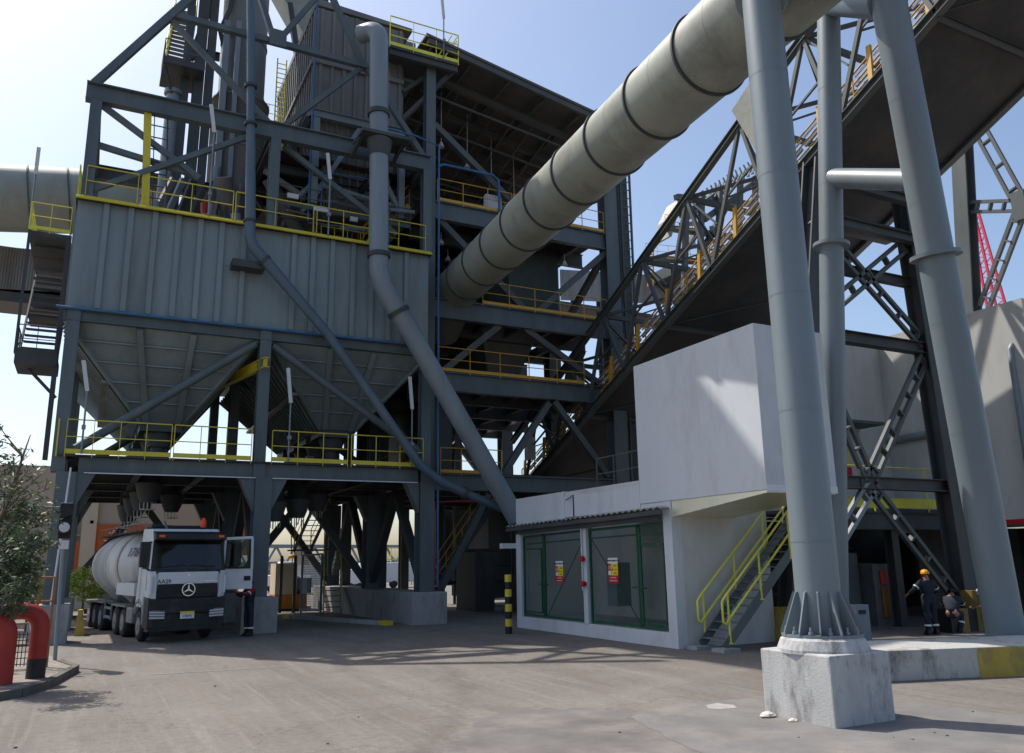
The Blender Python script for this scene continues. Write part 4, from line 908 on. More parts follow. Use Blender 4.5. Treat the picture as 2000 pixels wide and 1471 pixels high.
# signs
def wsign(y, z, s, label, txt):
    t = thing('warning_sign', label, 'sign', (15.24, y, z), 'transformer warning signs'); h_, w_ = .40*s, .28*s; x = 15.24
    MB().box(x, x + .01, y - w_, y + w_, z - h_, z + h_).build('board', redm, t)
    MB().box(x - .004, x, y - w_, y + w_, z + h_*.55, z + h_).build('title_panel', whitem, t)
    MB().box(x - .004, x, y - w_, y + w_*.4, z - h_*.38, z + h_*.55).build('yellow_panel', yelm, t)
    MB().box(x - .004, x, y + w_*.46, y + w_*.95, z - h_*.36, z - h_*.02).build('white_panel', whitem, t)
    text(txt, .085*s, black, t, (x - .008, y, z + h_*.77), ROT_X)
    b = MB(); ring = V(x - .006, y + w_*.7, z + h_*.25)
    for k_ in range(16):
        a0 = k_*math.pi/8; a1_ = a0 + math.pi/8; r_ = .058*s
        b.beam(ring + V(0, r_*math.cos(a0), r_*math.sin(a0)), ring + V(0, r_*math.cos(a1_), r_*math.sin(a1_)), .006, .016, V(1, 0, 0))
    b.beam(ring + V(0, .04*s, .04*s), ring + V(0, -.04*s, -.04*s), .006, .016, V(1, 0, 0)).build('prohibition_symbol', whitem, t)
    b = MB(); c = V(x - .007, y + w_*.12, z + h_*.1); b.prism([c + V(0, -.035*s, -.04*s), c + V(0, .035*s, -.04*s), c + V(0, 0, .05*s)], (-.002, 0, 0)); b.build('hazard_symbol', black, t)
    text('DANGER', .038*s, black, t, (x - .008, y - w_*.5, z + h_*.36), ROT_X); text('HIGH VOLTAGE', .024*s, black, t, (x - .008, y - w_*.5, z + h_*.06), ROT_X); text('KEEP OUT', .03*s, black, t, (x - .008, y - w_*.5, z - h_*.2), ROT_X)
    text('AUTHORISED', .055*s, whitem, t, (x - .006, y, z - h_*.56), ROT_X); text('PERSONNEL ONLY', .05*s, whitem, t, (x - .006, y, z - h_*.8), ROT_X)
wsign(26.2, 2.1, .95, 'warning sign with yellow and red panels on the left mesh gate', 'TRANSFORMER PT-01')
wsign(22.76, 2.16, 1.0, 'warning sign with yellow and red panels on the right mesh gate', 'TRANSFORMER PT 62')
t = thing('alarm_button', 'upper small red alarm sounder on the white pier between the mesh gates', 'alarm', (15.12, 24.42, 2.55), 'red alarm devices')
MB().lathe([(.09, -.08), (.1, 0), (.07, .07)], (15.12, 24.42, 2.55), 14, 'x').build('housing', redm, t)
t = thing('alarm_button', 'lower small red alarm sounder below the other on the white pier', 'alarm', (15.12, 24.38, 1.72), 'red alarm devices')
MB().lathe([(.09, -.08), (.1, 0), (.07, .07)], (15.12, 24.38, 1.72), 14, 'x').build('housing', redm, t)
tag(MB().path([(15.15, 24.5, 3.7), (15.15, 24.5, 1.5)], .025, 8).build('conduit', lampm), 'white conduit running down the pier between the mesh gates', 'conduit')
t = thing('camera_box', 'small pale camera box on the left corner of the transformer room', 'camera', (14.9, 29.5, 3.1))
MB().box(14.6, 15.2, 29.5, 29.75, 3.0, 3.2).build('housing', lampm, t)
tag(MB().path([(15.18, 25.0, 4.0), (15.18, 25.0, 4.75), (15.12, 25.4, 4.6)], .02, 6).build('roof_cable', black), 'black cable hanging at the corner of the white parapet', 'cable')
# bollard
t = thing('bollard', 'yellow and black striped bollard at the left corner of the transformer room', 'bollard', (13.62, 27.1, 0))
for i in range(8): MB().tube((13.62, 27.1, i*.255), (13.62, 27.1, (i+1)*.255), .125, n=20).build('yellow_band' if i % 2 else 'black_band', yel if i % 2 else black, t)
# metal stair up to the right
t = thing('metal_stair', 'dark steel stair with bright yellow handrails in front of the grey wall', 'stair', (16, 18.9, 0))
stair(t, (15.75, 18.72, .12), (19.9, 18.72, 3.95), 1.0, (0, 1, 0), 18, steel, treadm)
for s_ in (18.2, 19.24):
    b = MB(); P0, P1 = V(15.85, s_, .2), V(20.0, s_, 3.95); up = V(0, 0, 1); rr = .032
    hr = [P0 + up*1.02 + V(-.15, 0, -.5), P0 + up*1.02 + V(-.15, 0, 0), P0 + up*1.2 + V(.05, 0, 0), P1 + up*1.2]
    b.path([P0 + V(.05, 0, .62), P0 + V(-.05, 0, .5), P0 + V(-.13, 0, .6), P0 + V(-.13, 0, 1.12), P0 + V(.02, 0, 1.28), P1 + up*1.28], rr, 8).path([P0 + V(.05, 0, .62), P1 + up*.66], rr, 8)
    for k_ in range(4):
        c = P0.lerp(P1, .02 + k_*.3); b.beam(c + V(0, 0, -.05), c + V(0, 0, 1.28), .05, .03).box(c.x - .07, c.x + .07, c.y - .04, c.y + .04, c.z - .08, c.z - .04)
    b.build('handrail', yelb, t)
MB().box(15.5, 16.1, 18.0, 18.5, -.02, .1).build('footing', conc, t); MB().box(15.4, 16.1, 19.0, 19.45, -.02, .1).build('footing', conc, t)
# ================================================================== GREY BUILDING RIGHT
Q = thing('grey_building', 'large grey rendered building at the far right with open dark ground floor', 'building', (30, 20, 0))
MB().box(26.9, 38, 24.3, 30, 4.2, 11.98).build('rear_block', wall_g, Q)
MB().box(31.0, 38, 17.72, 24.3, 3.66, 12.0).build('front_block', wall_g, Q)
MB().box(30.98, 31.0, 17.72, 24.3, 3.56, 3.74).build('red_trim', redm, Q)
railing(W, [(15.9, 24.5, 4.9), (15.9, 21.3, 4.9)], 1.1, 1.1, steel_b, toe=0)
MB().path([(30.85, 18.35, 3.7), (30.85, 18.35, 10.1), (31.05, 18.35, 10.3)], .11, 12).build('down_pipe', pipem, Q)
MB().path([(30.85, 24.1, 7.35), (30.85, 22, 7.4), (30.85, 20.2, 7.55)], .17, 12).build('wall_pipe', pipem, Q)
MB().box(26.9, 28.9, 24.0, 24.3, 4.5, 7.75).build('wall_cabinet', wall_g, Q)
MB().box(26.9, 29.0, 22.8, 24.3, 7.75, 7.87).build('cabinet_hood', steel_b, Q)
MB().box(27.55, 28.05, 23.97, 24.0, 6.15, 6.85).build('yellow_sign', yelm, Q); MB().box(27.55, 28.15, 23.97, 24.0, 5.75, 6.1).build('red_sign', redm, Q)
MB().box(22.2, 30.9, 20.6, 24.3, 4.02, 4.15).ibeam((22.2, 20.6, 3.7), (30.9, 20.6, 3.7), .3, .6).build('walkway', steel_d, Q)
MB().beam((22.2, 20.55, 4.35), (30.9, 20.55, 4.35), .03, .35).build('kick_plate', yelb, Q)
railing(Q, [(22.2, 20.55, 4.15), (30.9, 20.55, 4.15)], 1.5, 2.6, yelb, toe=0, mid=0)
for x in (23.5, 26.2, 29.7): MB().ibeam((x, 20.9, 0), (x, 20.9, 3.6), .35, .35, V(0, 1, 0)).build('column', steel_d, Q)
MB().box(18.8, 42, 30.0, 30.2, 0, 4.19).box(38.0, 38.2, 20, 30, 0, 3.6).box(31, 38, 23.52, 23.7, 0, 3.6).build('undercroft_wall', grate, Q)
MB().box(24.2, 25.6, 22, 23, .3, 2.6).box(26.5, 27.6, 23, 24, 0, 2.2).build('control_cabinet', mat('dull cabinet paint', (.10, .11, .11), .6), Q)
MB().box(25.75, 25.8, 21.5, 22.9, 0, 2.2).box(25.7, 27.1, 21.45, 21.5, .0, 2.2).build('pale_panel', mat('plain grey panel', (.13, .13, .13), .7), Q)  # panels in one even grey
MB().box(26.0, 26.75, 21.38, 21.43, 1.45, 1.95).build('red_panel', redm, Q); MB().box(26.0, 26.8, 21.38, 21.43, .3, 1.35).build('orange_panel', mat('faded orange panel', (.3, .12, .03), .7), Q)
b = MB()
for i in range(9): b.tube((22.5, 26 + (i % 2)*.4, 1 + i*.3), (30, 26 + (i % 2)*.4, 1 + i*.3), .05, n=6)
b.build('rack_pipe', steel_b, Q)
t = thing('grey_meter_box', 'small pale grey box standing just right of the nearest tube leg base', 'box', (17.7, 15.6, .0))
MB().box(17.9, 18.4, 15.6, 16.0, .0, 1.25).build('body', pipem, t, bevel=.02); MB().box(18.0, 18.25, 15.58, 15.6, 1.02, 1.12).build('nameplate', black, t)
t = thing('barrier_block', 'yellow and black concrete block at the foot of the steel stair', 'barrier', (18.2, 18, 0))
for i in range(3): MB().box(18.0 + i*.3, 18.3 + i*.3, 17.6, 18.1, 0, .55).build('yellow_section' if i != 1 else 'black_section', concy if i != 1 else black, t)
t = thing('barrier_block', 'yellow concrete barrier block at the right bent leg by the workers', 'barrier', (26, 18.3, 0))
for i in range(4): MB().box(25.2 + i*.45, 25.65 + i*.45, 18.2, 18.7, 0, .75 if i < 3 else 1.3).build('yellow_section' if i % 2 else 'black_section', mat('dull yellow block %d' % i, (.22, .15, .04), .85) if i % 2 else black, t)

# second steel bent on the right and crane behind
t = thing('steel_bent', 'tall steel bent with double diagonals at the right edge against the sky', 'steel frame', (35, 22, 11))
def A_(px, py): return at(px, py, x=38.5)
MB().ibeam(A_(1897, 640), A_(1878, 270), .75, .75, V(1, 0, 0), .07).build('column', steel_b, t)
MB().laced(A_(1915, 255), A_(1992, 395), .55, .16, 3, V(1, 0, 0)).build('laced_brace', steel_b, t)
MB().laced(A_(1992, 415), A_(1922, 600), .5, .18, 5, V(1, 0, 0)).build('laced_brace', steel_b, t)
MB().laced(A_(1872, 405), A_(2060, 400), .5, .16, 7, V(1, 0, 0)).build('frame_beam', steel_b, t)
MB().box(*sum([[min(a, c), max(a, c)] for a, c in zip(A_(1975, 380) - V(.15, 0, 0), A_(2010, 425) + V(.15, 0, 0))], [])).build('gusset_plate', steel_b, t)
t = thing('lattice_crane', 'red lattice crane boom far behind the right steel bent', 'crane', tuple(at(1930, 640, x=120)))
def CR(px, py, dx=0): return at(px, py, x=120) + V(dx, 0, 0)
b = MB(); lines = [((1893, 405), (1935, 640)), ((1898, 395), (1955, 640)), ((1903, 388), (1977, 640))]
for a_, c_ in lines: b.beam(CR(*a_), CR(*c_), .32)
for (A1, A2), (B1, B2) in ((lines[0], lines[1]), (lines[1], lines[2])):
    n_ = 12
    for i in range(n_):
        p_ = CR(*A1).lerp(CR(*A2), i/n_); q_ = CR(*B1).lerp(CR(*B2), (i + .5)/n_); r2 = CR(*A1).lerp(CR(*A2), (i+1)/n_); b.beam(p_, q_, .13).beam(q_, r2, .13)
b.build('boom', cranem, t)

# ================================================================== TANKER TRUCK (local: faces -Y, x to viewer's right)
K = thing('tanker_truck', 'white bulk tanker truck with its driver door open, parked under the silo', 'truck', (3.26, 31.15, 0), rz=R(9))
def wheel(x, y, dual, nm='wheel'):
    s = -1 if x < 0 else 1; wd = .55 if dual else .3; xo = x
    t_ = MB().lathe([(.30, -wd/2), (.44, -wd/2), (.505, -wd/2 + .05), (.52, -wd/2 + .1), (.52, wd/2 - .1), (.505, wd/2 - .05), (.44, wd/2), (.30, wd/2)], (xo, y, .52), 32, 'x').build(nm, tyre, K)
    MB().lathe([(.08, s*wd/2 + s*.02), (.14, s*wd/2 + s*.01), (.16, s*wd/2 - s*.08), (.27, s*wd/2 - s*.04), (.3, s*wd/2 + s*.005)], (xo, y, .52), 24, 'x').build('rim', rimm, t_)
for s in (-1, 1):
    wheel(s*1.06, 1.45, False); 
    for y in (4.0, 5.35, 8.3, 9.6, 10.9): wheel(s*.95, y, True)
MB().box(-.45, -.3, .6, 6.6, .75, 1.0).box(.3, .45, .6, 6.6, .75, 1.0).box(-.5, -.35, 5, 12.2, 1.1, 1.35).box(.35, .5, 5, 12.2, 1.1, 1.35).box(-1.2, 1.2, 12.1, 12.2, .5, .7).build('chassis', plast, K)
# cab: side profile swept across, slightly narrower roof
prof = [(0.10, 1.50), (0.02, 1.95), (0.06, 2.40), (0.26, 3.42), (0.42, 3.66), (0.75, 3.82), (1.95, 3.86), (2.02, 3.7), (2.02, 1.15), (0.95, 1.15), (.9, 1.5)]
def cabx(z): return 1.24 if z < 2.4 else 1.24 - .09*(z - 2.4)/1.4
b = MB(); n_ = len(prof)
vs = [(-cabx(z), y, z) for y, z in prof] + [(cabx(z), y, z) for y, z in prof]
b.add(vs, [tuple(range(n_)), tuple(range(n_, 2*n_))[::-1]] + [(i, n_+i, n_+(i+1) % n_, (i+1) % n_) for i in range(n_) if i != 2])
cab = b.build('cab', white_p, K, bevel=.035)
MB().box(-1.12, 1.12, 1.85, 1.9, 1.8, 3.5).box(-1.16, 1.16, .55, 1.9, 1.7, 1.8).box(-.9, -.25, .9, 1.4, 1.8, 2.5).box(.25, .9, .9, 1.4, 1.8, 2.5).box(-1.1, 1.1, .3, .6, 1.9, 2.35).build('cab_interior', plast, cab)
MB().lathe([(.19, -.02), (.21, 0), (.19, .02)], (.6, .72, 2.5), 16, 'y').build('steering_wheel', black, cab)
# windscreen
zz = (2.42, 3.40); yy = (.05, .245)
MB().add([(-1.17, yy[0], zz[0]), (1.17, yy[0], zz[0]), (1.1, yy[1], zz[1]), (-1.1, yy[1], zz[1])], [(0, 1, 2, 3)]).build('windscreen', glass, K)
b = MB().beam((-1.19, yy[0]-.015, zz[0]-.06), (1.19, yy[0]-.015, zz[0]-.06), .04, .13).beam((-1.205, yy[0]-.01, zz[0]-.06), (-1.13, yy[1]-.01, zz[1]), .09, .05).beam((1.205, yy[0]-.01, zz[0]-.06), (1.13, yy[1]-.01, zz[1]), .09, .05)
b.beam((-.95, .02, 2.5), (-.1, .05, 2.56), .02, .02).beam((.9, .02, 2.5), (.05, .05, 2.56), .02, .02).build('windscreen_surround', plast, K)
MB().prism([(-1.2, .16, 3.38), (-1.2, -.14, 3.42), (-1.2, -.12, 3.62), (-1.2, .34, 3.72)], (2.4, 0, 0)).build('sun_visor', plast, K, bevel=.02)
for s in (-1, 1):
    MB().box(s*1.0 - .09, s*1.0 + .09, -.17, -.12, 3.5, 3.58).build('marker_lamp', mat('amber lamp %d' % s, (.8, .12, .02), .3), K)
# white front panel, corner deflectors, grille, bumper
MB().box(-1.0, 1.0, -.04, .05, 1.93, 2.33).build('front_panel', white_p, K, bevel=.02)
for s in (-1, 1):
    MB().prism([(s*1.02, -.03, 1.42), (s*1.27, .05, 1.5), (s*1.27, .05, 2.38), (s*1.08, -.03, 2.36)], (0, .28, 0)).build('corner_deflector', white_p, K, bevel=.015)
g_ = MB().box(-1.0, 1.0, -.02, .1, 1.48, 1.93).build('grille', black, K)
b = MB()
for i in range(5): b.box(-.98, .98, -.05, -.02, 1.52 + i*.085, 1.56 + i*.085)
b.build('grille_slat', plast, g_)
MB().box(-1.27, 1.27, -.1, .55, .95, 1.46).box(-1.22, 1.22, -.04, .5, .38, .95).box(-1.27, -1.05, -.08, .6, .5, .95).box(1.05, 1.27, -.08, .6, .5, .95).box(-.9, .9, -.13, -.1, 1.0, 1.16).build('bumper', plast, K, bevel=.05)
for s in (-1, 1):
    hl = MB().box(s*.98 - .24, s*.98 + .24, -.13, -.1, .80, 1.08).build('headlight', rimm, K)
    b = MB()
    for i in range(3): b.beam((s*.98 - .24, -.15, .83 + i*.09 + (.02 if s < 0 else -.0)), (s*.98 + .24, -.15, .83 + i*.09 + (0 if s < 0 else .02)), .03, .04)
    b.build('lamp_guard', lampm, hl)
    MB().path([(s*1.12, .85, .6), (s*1.12, .83, 1.0), (s*1.12, 1.1, 1.28), (s*1.12, 1.5, 1.38), (s*1.12, 1.85, 1.28), (s*1.12, 2.1, .95)], .14, 10).build('mudguard', rimm, K)
for s in (-1, 1):
    MB().box(s*.95 - .32, s*.95 + .32, 3.4, 6.0, 1.08, 1.14).box(s*.95 - .32, s*.95 + .32, 7.6, 11.6, 1.1, 1.16).build('mudguard', rimm, K)
    MB().box(s*1.0 - .25, s*1.0 + .25, 2.35, 3.3, .55, 1.1).build('fuel_tank', rimm, K, bevel=.05)
    MB().beam((s*1.2, 6.2, .6), (s*1.2, 7.5, .6), .04, .1).beam((s*1.2, 6.2, .95), (s*1.2, 7.5, .95), .04, .1).beam((s*1.2, 6.2, .5), (s*1.2, 6.2, 1.2), .06).beam((s*1.2, 7.5, .5), (s*1.2, 7.5, 1.2), .06).build('side_guard', pipem, K)
# emblem
em = MB(); cz = 1.74; R_ = .21
for k_ in range(32):
    a0 = k_*math.pi/16; a1_ = a0 + math.pi/16
    em.beam((R_*math.cos(a0), -.1, cz + R_*math.sin(a0)), (R_*math.cos(a1_), -.1, cz + R_*math.sin(a1_)), .034, .034)
for a in (90, 210, 330):
    tip = V(.225*math.cos(R(a)), -.1, cz + .225*math.sin(R(a))); nn = V(-math.sin(R(a)), 0, math.cos(R(a)))*.035
    em.prism([V(0, -.1, cz) + nn, V(0, -.1, cz) - nn, tip], (0, -.02, 0))
em.build('emblem', chrome, K)
MB().lathe([(.235, -.06), (.235, -.02)], (0, 0, cz), 32, 'y').build('emblem_disc', black, K)
text('AA29', .19, black, K, (-.8, -.05, 2.02), ROT_Y)
pl = MB().box(-.23, .23, -.16, -.13, .78, 1.02).build('number_plate', whitem, K)
MB().box(-.23, .23, -.165, -.161, .95, 1.02).build('plate_header', yelm, pl); text('13041', .14, black, pl, (0, -.166, .865), ROT_Y)
# closed left door window, mirrors, open door
MB().box(-1.25, -1.2, .5, 1.3, 2.45, 3.35).build('side_window', winm, K)
def mirror(x, y, s, parent):
    m_ = MB().box(x - .13, x + .13, y - .1, y + .1, 2.5, 3.35).build('mirror', plast, parent, bevel=.05)
    MB().beam((x, y, 3.3), (x - s*.3, y + .35, 3.35), .05).beam((x, y, 2.55), (x - s*.3, y + .35, 2.4), .05).build('mirror_arm', plast, m_)
mirror(-1.52, -.02, -1, K)
dx0, dx1, dy = 1.28, 2.36, .48
d = MB().beam((dx0, dy, 2.05), (dx1, dy - .1, 2.05), .07, .74).beam((dx0 + .04, dy, 2.4), (dx0 + .06, dy, 3.45), .08, .1, V(0, 1, 0)).beam((dx1 - .05, dy - .1, 2.4), (dx1 - .08, dy - .1, 3.5), .1, .1, V(0, 1, 0)).beam((dx0, dy, 3.47), (dx1 - .04, dy - .1, 3.52), .07, .1).build('open_door', white_p, K, bevel=.012)
MB().beam((dx0 + .08, dy - .02, 2.93), (dx1 - .1, dy - .1, 2.93), .01, 1.02).build('window_pane', glass, d)
MB().beam((dx0 + .1, dy - .045, 2.44), (dx1 - .12, dy - .145, 2.44), .03, .07).beam((dx0 + .1, dy - .04, 2.44), (dx0 + .12, dy - .04, 3.42), .04, .05, V(0, 1, 0)).beam((dx1 - .13, dy - .14, 2.44), (dx1 - .15, dy - .14, 3.45), .04, .05, V(0, 1, 0)).build('window_seal', black, d)
MB().box(dx1 - .32, dx1 - .08, dy - .16, dy - .13, 1.98, 2.14).build('door_handle', black, d, bevel=.02)
mirror(dx0 + .42, dy - .3, 1, K)
# roof bits
MB().lathe([(.09, 3.9), (.11, 4.0), (.1, 4.15), (.04, 4.25)], (.72, 1.2, 0), 16).build('beacon', mat('orange beacon', (.8, .08, .02), .3), K)
MB().box(-1.1, -.75, 1.0, 1.9, 3.86, 4.02).box(-.9, .9, 1.5, 1.95, 3.86, 3.98).build('roof_spoiler', plast, K, bevel=.05)
MB().beam((-.62, .9, 3.84), (-.7, .95, 4.1), .18, .02).build('roof_horn', pipem, K)
# tank
tk = MB().lathe([(.1, 2.55), (.55, 2.6), (.72, 2.75), (1.02, 3.75), (1.3, 4.75), (1.36, 5.2), (1.37, 6.0), (1.34, 9.5), (1.15, 11.6), (.9, 12.0), (.1, 12.2)], (0, 0, 2.62), 40, 'y').build('tank', tankm, K)
for y in (6.2, 9.2): MB().lathe([(.2, .85), (1.15, 1.75)], (0, y, 0), 24).build('discharge_cone', tankm, tk)
MB().lathe([(1.375, 5.0), (1.39, 5.05), (1.39, 5.3), (1.375, 5.35)], (0, 0, 2.62), 40, 'y').build('faded_red_band', mat('faded red stripe', (.46, .36, .33), .6), tk)
MB().lathe([(1.38, 7.3), (1.395, 7.35), (1.395, 7.5), (1.38, 7.55)], (0, 0, 2.62), 40, 'y').build('faded_red_band', mat('faded red stripe b', (.5, .45, .43), .6), tk)
MB().box(-.95, -.0, 2.6, 11.5, 3.84, 3.9).box(-.9, .9, 2.45, 3.2, 3.72, 3.9).build('catwalk', grate, tk)
b = MB()
for y in [2.6 + i*.9 for i in range(10)]: b.beam((-.95, y, 3.85), (-.98, y, 4.15), .03)
b.beam((-.98, 2.6, 4.15), (-.98, 11, 4.15), .03).tube((-.95, 2.5, 4.0), (-.4, 2.4, 4.05), .03)
b.build('catwalk_rail', rimm, tk)
for y in (4.2, 6.4, 8.8): MB().lathe([(.3, 3.92), (.3, 4.05), (.2, 4.1)], (.2, y, 0), 20).build('manhole', rimm, tk)
text('176', .5, black, tk, (-1.035, 3.95, 3.06), (R(68), 0, R(-73)), bold=True)
MB().box(-1.2, -1.0, 2.5, 5.6, 1.5, 1.95).build('side_panel', lampm, K)
MB().beam((-1.255, .5, 1.75), (-1.255, .5, 3.3), .01, .012, V(0, 1, 0)).beam((-1.255, 1.4, 1.2), (-1.235, 1.4, 3.3), .01, .012, V(0, 1, 0)).build('door_gap', black, K)
MB().box(-.03, .03, -.055, -.045, 2.2, 2.26).build('small_badge', chrome, K)
MB().box(.55, .95, -.052, -.045, 2.0, 2.02).build('chrome_strip', chrome, K)
MB().box(.7, .95, -.02, .0, 2.46, 2.6).build('sticker', whitem, K) if 0 else None
for s in (-1, 1): MB().box(s*1.22 - .03, s*1.22 + .03, -.09, .1, 1.6, 2.2).build('air_vane', lampm, K)
# ================================================================== PEOPLE
def skinned(name, verts, edges, radii, m, parent, sub=1):
    me = bpy.data.meshes.new(name); me.from_pydata([tuple(v) for v in verts], edges, []); me.materials.append(m)
    o = bpy.data.objects.new(name, me); col.objects.link(o); o.parent = parent
    sk = o.modifiers.new('skin', 'SKIN'); sk.use_smooth_shade = True
    if not me.skin_vertices: 
        me.skin_vertices.new() if hasattr(me.skin_vertices, 'new') else None
    if me.skin_vertices:
        for i, r_ in enumerate(radii):
            r_ = r_ if isinstance(r_, tuple) else (r_, r_); me.skin_vertices[0].data[i].radius = r_
        me.skin_vertices[0].data[0].use_root = True
    ss = o.modifiers.new('sub', 'SUBSURF'); ss.levels = sub; ss.render_levels = sub
    return o
def person(label, loc, rz, J, top, bottom, yoke=None, hat=None, group=None):
    P = thing('person', label, 'person', loc, group, rz); P.scale = (1.12,)*3
    J = {k_: Vector(v) for k_, v in J.items()}
    vs, es, rs = [], [], []
    def av(p, r): vs.append(Vector(p)); rs.append(r); return len(vs) - 1
    pel = av(J['pelvis'], (.15, .11)); ch = av(J['chest'], (.17, .12)); nk = av(J['neck'], .06); hd = av(J['head'], (.085, .10)); tp = av(J['head'] + (J['head'] - J['neck']).normalized()*.11, (.07, .085))
    es += [(pel, ch), (ch, nk), (nk, hd), (hd, tp)]
    f = Vector(J.get('face', (0, -1, 0))).normalized()
    ns = av(J['head'] + f*.105 + V(0, 0, -.01), .014); es.append((hd, ns))
    for s in 'LR':
        sh = av(J['sh'+s], .068); el = av(J['el'+s], .045); wr = av(J['wr'+s], .028); es += [(ch, sh), (sh, el), (el, wr)]
        d_ = (J['wr'+s] - J['el'+s]).normalized(); pa = av(J['wr'+s] + d_*.06, (.038, .018)); es.append((wr, pa))
        sd = d_.cross(V(0, 0, 1)); sd = (sd if sd.length > .1 else V(1, 0, 0)).normalized(); nn = sd.cross(d_)
        for k_, (of, ln) in enumerate(((-.032, .07), (-.011, .085), (.011, .08), (.032, .062))):
            base = av(J['wr'+s] + d_*.09 + sd*of, .0095); m1 = av(vs[base] + d_*ln*.5 - nn*.008, .009); m2 = av(vs[m1] + d_*ln*.4 - nn*.022, .0075); es += [(pa, base), (base, m1), (m1, m2)]
        th = av(J['wr'+s] + d_*.04 - sd*.05, .011); t2 = av(vs[th] + d_*.045 - sd*.015 - nn*.01, .009); es += [(pa, th), (th, t2)]
        hp = av(J['hip'+s], .10); kn = av(J['kn'+s], .062); an = av(J['an'+s], .042); to_ = av(J['an'+s] + V(0, -.14, -.05), (.045, .03)); es += [(pel, hp), (hp, kn), (kn, an), (an, to_)]
    skinned('body', vs, es, rs, skin, P)
    # trousers
    q = [J['pelvis'].lerp(J['chest'], .55), J['pelvis']]; e_ = [(0, 1)]; r_ = [(.19, .145), (.2, .155)]
    for s in 'LR':
        i = len(q); q += [J['hip'+s], J['kn'+s], J['kn'+s].lerp(J['an'+s], .55), J['an'+s] + V(0, 0, .02)]; r_ += [.115, .09, .085, .08]; e_ += [(1, i), (i, i+1), (i+1, i+2), (i+2, i+3)]
    skinned('trousers', q, e_, r_, bottom, P)
    q = [J['pelvis'] - V(0, 0, .02), J['chest'], J['neck'] - V(0, 0, .04)]; e_ = [(0, 1), (1, 2)]; r_ = [(.2, .155), (.21, .16), .08]
    for s in 'LR':
        i = len(q); q += [J['sh'+s], J['el'+s], J['el'+s].lerp(J['wr'+s], .85)]; r_ += [.088, .065, .05]; e_ += [(1, i), (i, i+1), (i+1, i+2)]
    skinned('shirt', q, e_, r_, top, P)
    if yoke:
        q = [J['chest'] + V(0, 0, -.02), J['chest'].lerp(J['neck'], .6), J['neck'] - V(0, 0, .02)]; e_ = [(0, 1), (1, 2)]; r_ = [(.21, .16), (.16, .13), .085]
        for s in 'LR': i = len(q); q += [J['sh'+s], J['sh'+s].lerp(J['el'+s], .8), J['el'+s].lerp(J['wr'+s], .7)]; r_ += [.098, .075, .056]; e_ += [(1, i), (i, i+1), (i+1, i+2)]
        skinned('yoke', q, e_, r_, yoke, P)
    b = MB()
    for s in 'LR':
        a = J['an'+s]; k_ = J['kn'+s]; c = a.lerp(k_, .38); u = (k_ - a).normalized(); b.tube(c - u*.025, c + u*.025, .098, n=14, cap=False)
        e0 = J['sh'+s].lerp(J['el'+s], .65); u = (J['el'+s] - J['sh'+s]).normalized(); b.tube(e0 - u*.02, e0 + u*.02, .088, n=14, cap=False)
    c = J['pelvis'].lerp(J['chest'], .75); u = (J['chest'] - J['pelvis']).normalized(); 
    b.build('reflective_band', reflect, P)
    b = MB(); 
    for s in 'LR':
        a = J['an'+s]; b.frustum([a + V(-.05, .07, -.1), a + V(.05, .07, -.1), a + V(.05, -.2, -.1), a + V(-.05, -.2, -.1)], [a + V(-.05, .06, .06), a + V(.05, .06, .06), a + V(.04, -.06, .05), a + V(-.04, -.06, .05)])
    b.build('boot', black, P, bevel=.01)
    h_ = J['head']; up = (J['head'] - J['neck']).normalized(); rt = f.cross(up).normalized()
    b = MB()
    for s_ in (-1, 1): c = h_ + f*.088 + rt*s_*.033 + up*.02; b.lathe([(.005, -.008), (.012, 0), (.005, .008)], c, 8)
    b.build('eye', black, P)
    MB().beam(h_ + f*.093 - rt*.025 - up*.045, h_ + f*.093 + rt*.025 - up*.045, .01, .01).build('mouth', redsh, P)
    c = h_ + up*.03 - f*.02; b = MB()
    n_ = 16; prev = []
    rad = [(0.118, 0), (.116, .04), (.1, .08), (.065, .115), (.01, .13)] if hat else [(.1, -.04), (.108, .0), (.105, .05), (.08, .09), (.01, .115)]
    vs_ = [c + (f*math.cos(2*math.pi*k_/n_)*1.12 + rt*math.sin(2*math.pi*k_/n_))*r0 + up*hh for r0, hh in rad for k_ in range(n_)]
    b.add(vs_, [(i*n_+k_, i*n_+(k_+1) % n_, (i+1)*n_+(k_+1) % n_, (i+1)*n_+k_) for i in range(4) for k_ in range(n_)], True)
    if hat: b.add([c + f*.12 - rt*.08, c + f*.12 + rt*.08, c + f*.18 + rt*.05 - up*.01, c + f*.18 - rt*.05 - up*.01], [(0, 1, 2, 3)])
    b.build('hard_hat' if hat else 'hair', hat or black, P)
    return P
ST = dict(pelvis=(0, 0, .98), chest=(0, -.02, 1.36), neck=(0, -.01, 1.53), head=(0, -.03, 1.66), shL=(-.2, 0, 1.46), shR=(.2, 0, 1.46),
          hipL=(-.1, 0, .93), hipR=(.1, 0, .93), knL=(-.11, -.02, .52), knR=(.12, .02, .52), anL=(-.12, .02, .11), anR=(.14, .03, .11),
          elL=(-.28, .02, 1.17), elR=(.28, .02, 1.17), wrL=(-.27, -.12, .95), wrR=(.27, -.12, .95))
person('person in navy work clothes with dark red shoulders standing behind the open truck door', (5.52, 32.15, 0), R(-72),
       dict(ST, elR=(.25, -.24, 1.3), wrR=(.16, -.5, 1.42), elL=(-.26, -.18, 1.25), wrL=(-.18, -.42, 1.4)), navy, navy, redsh)
wl = at(1822, 1240, z=0)
person('person in navy work clothes with orange hard hat standing beside the red panel', tuple(wl), R(160),
       dict(ST, pelvis=(0, 0, 1.04), elL=(-.36, -.1, 1.2), wrL=(-.38, -.35, 1.15), elR=(.42, 0, 1.25), wrR=(.45, -.25, 1.12)), navy, navy, None, helmet)
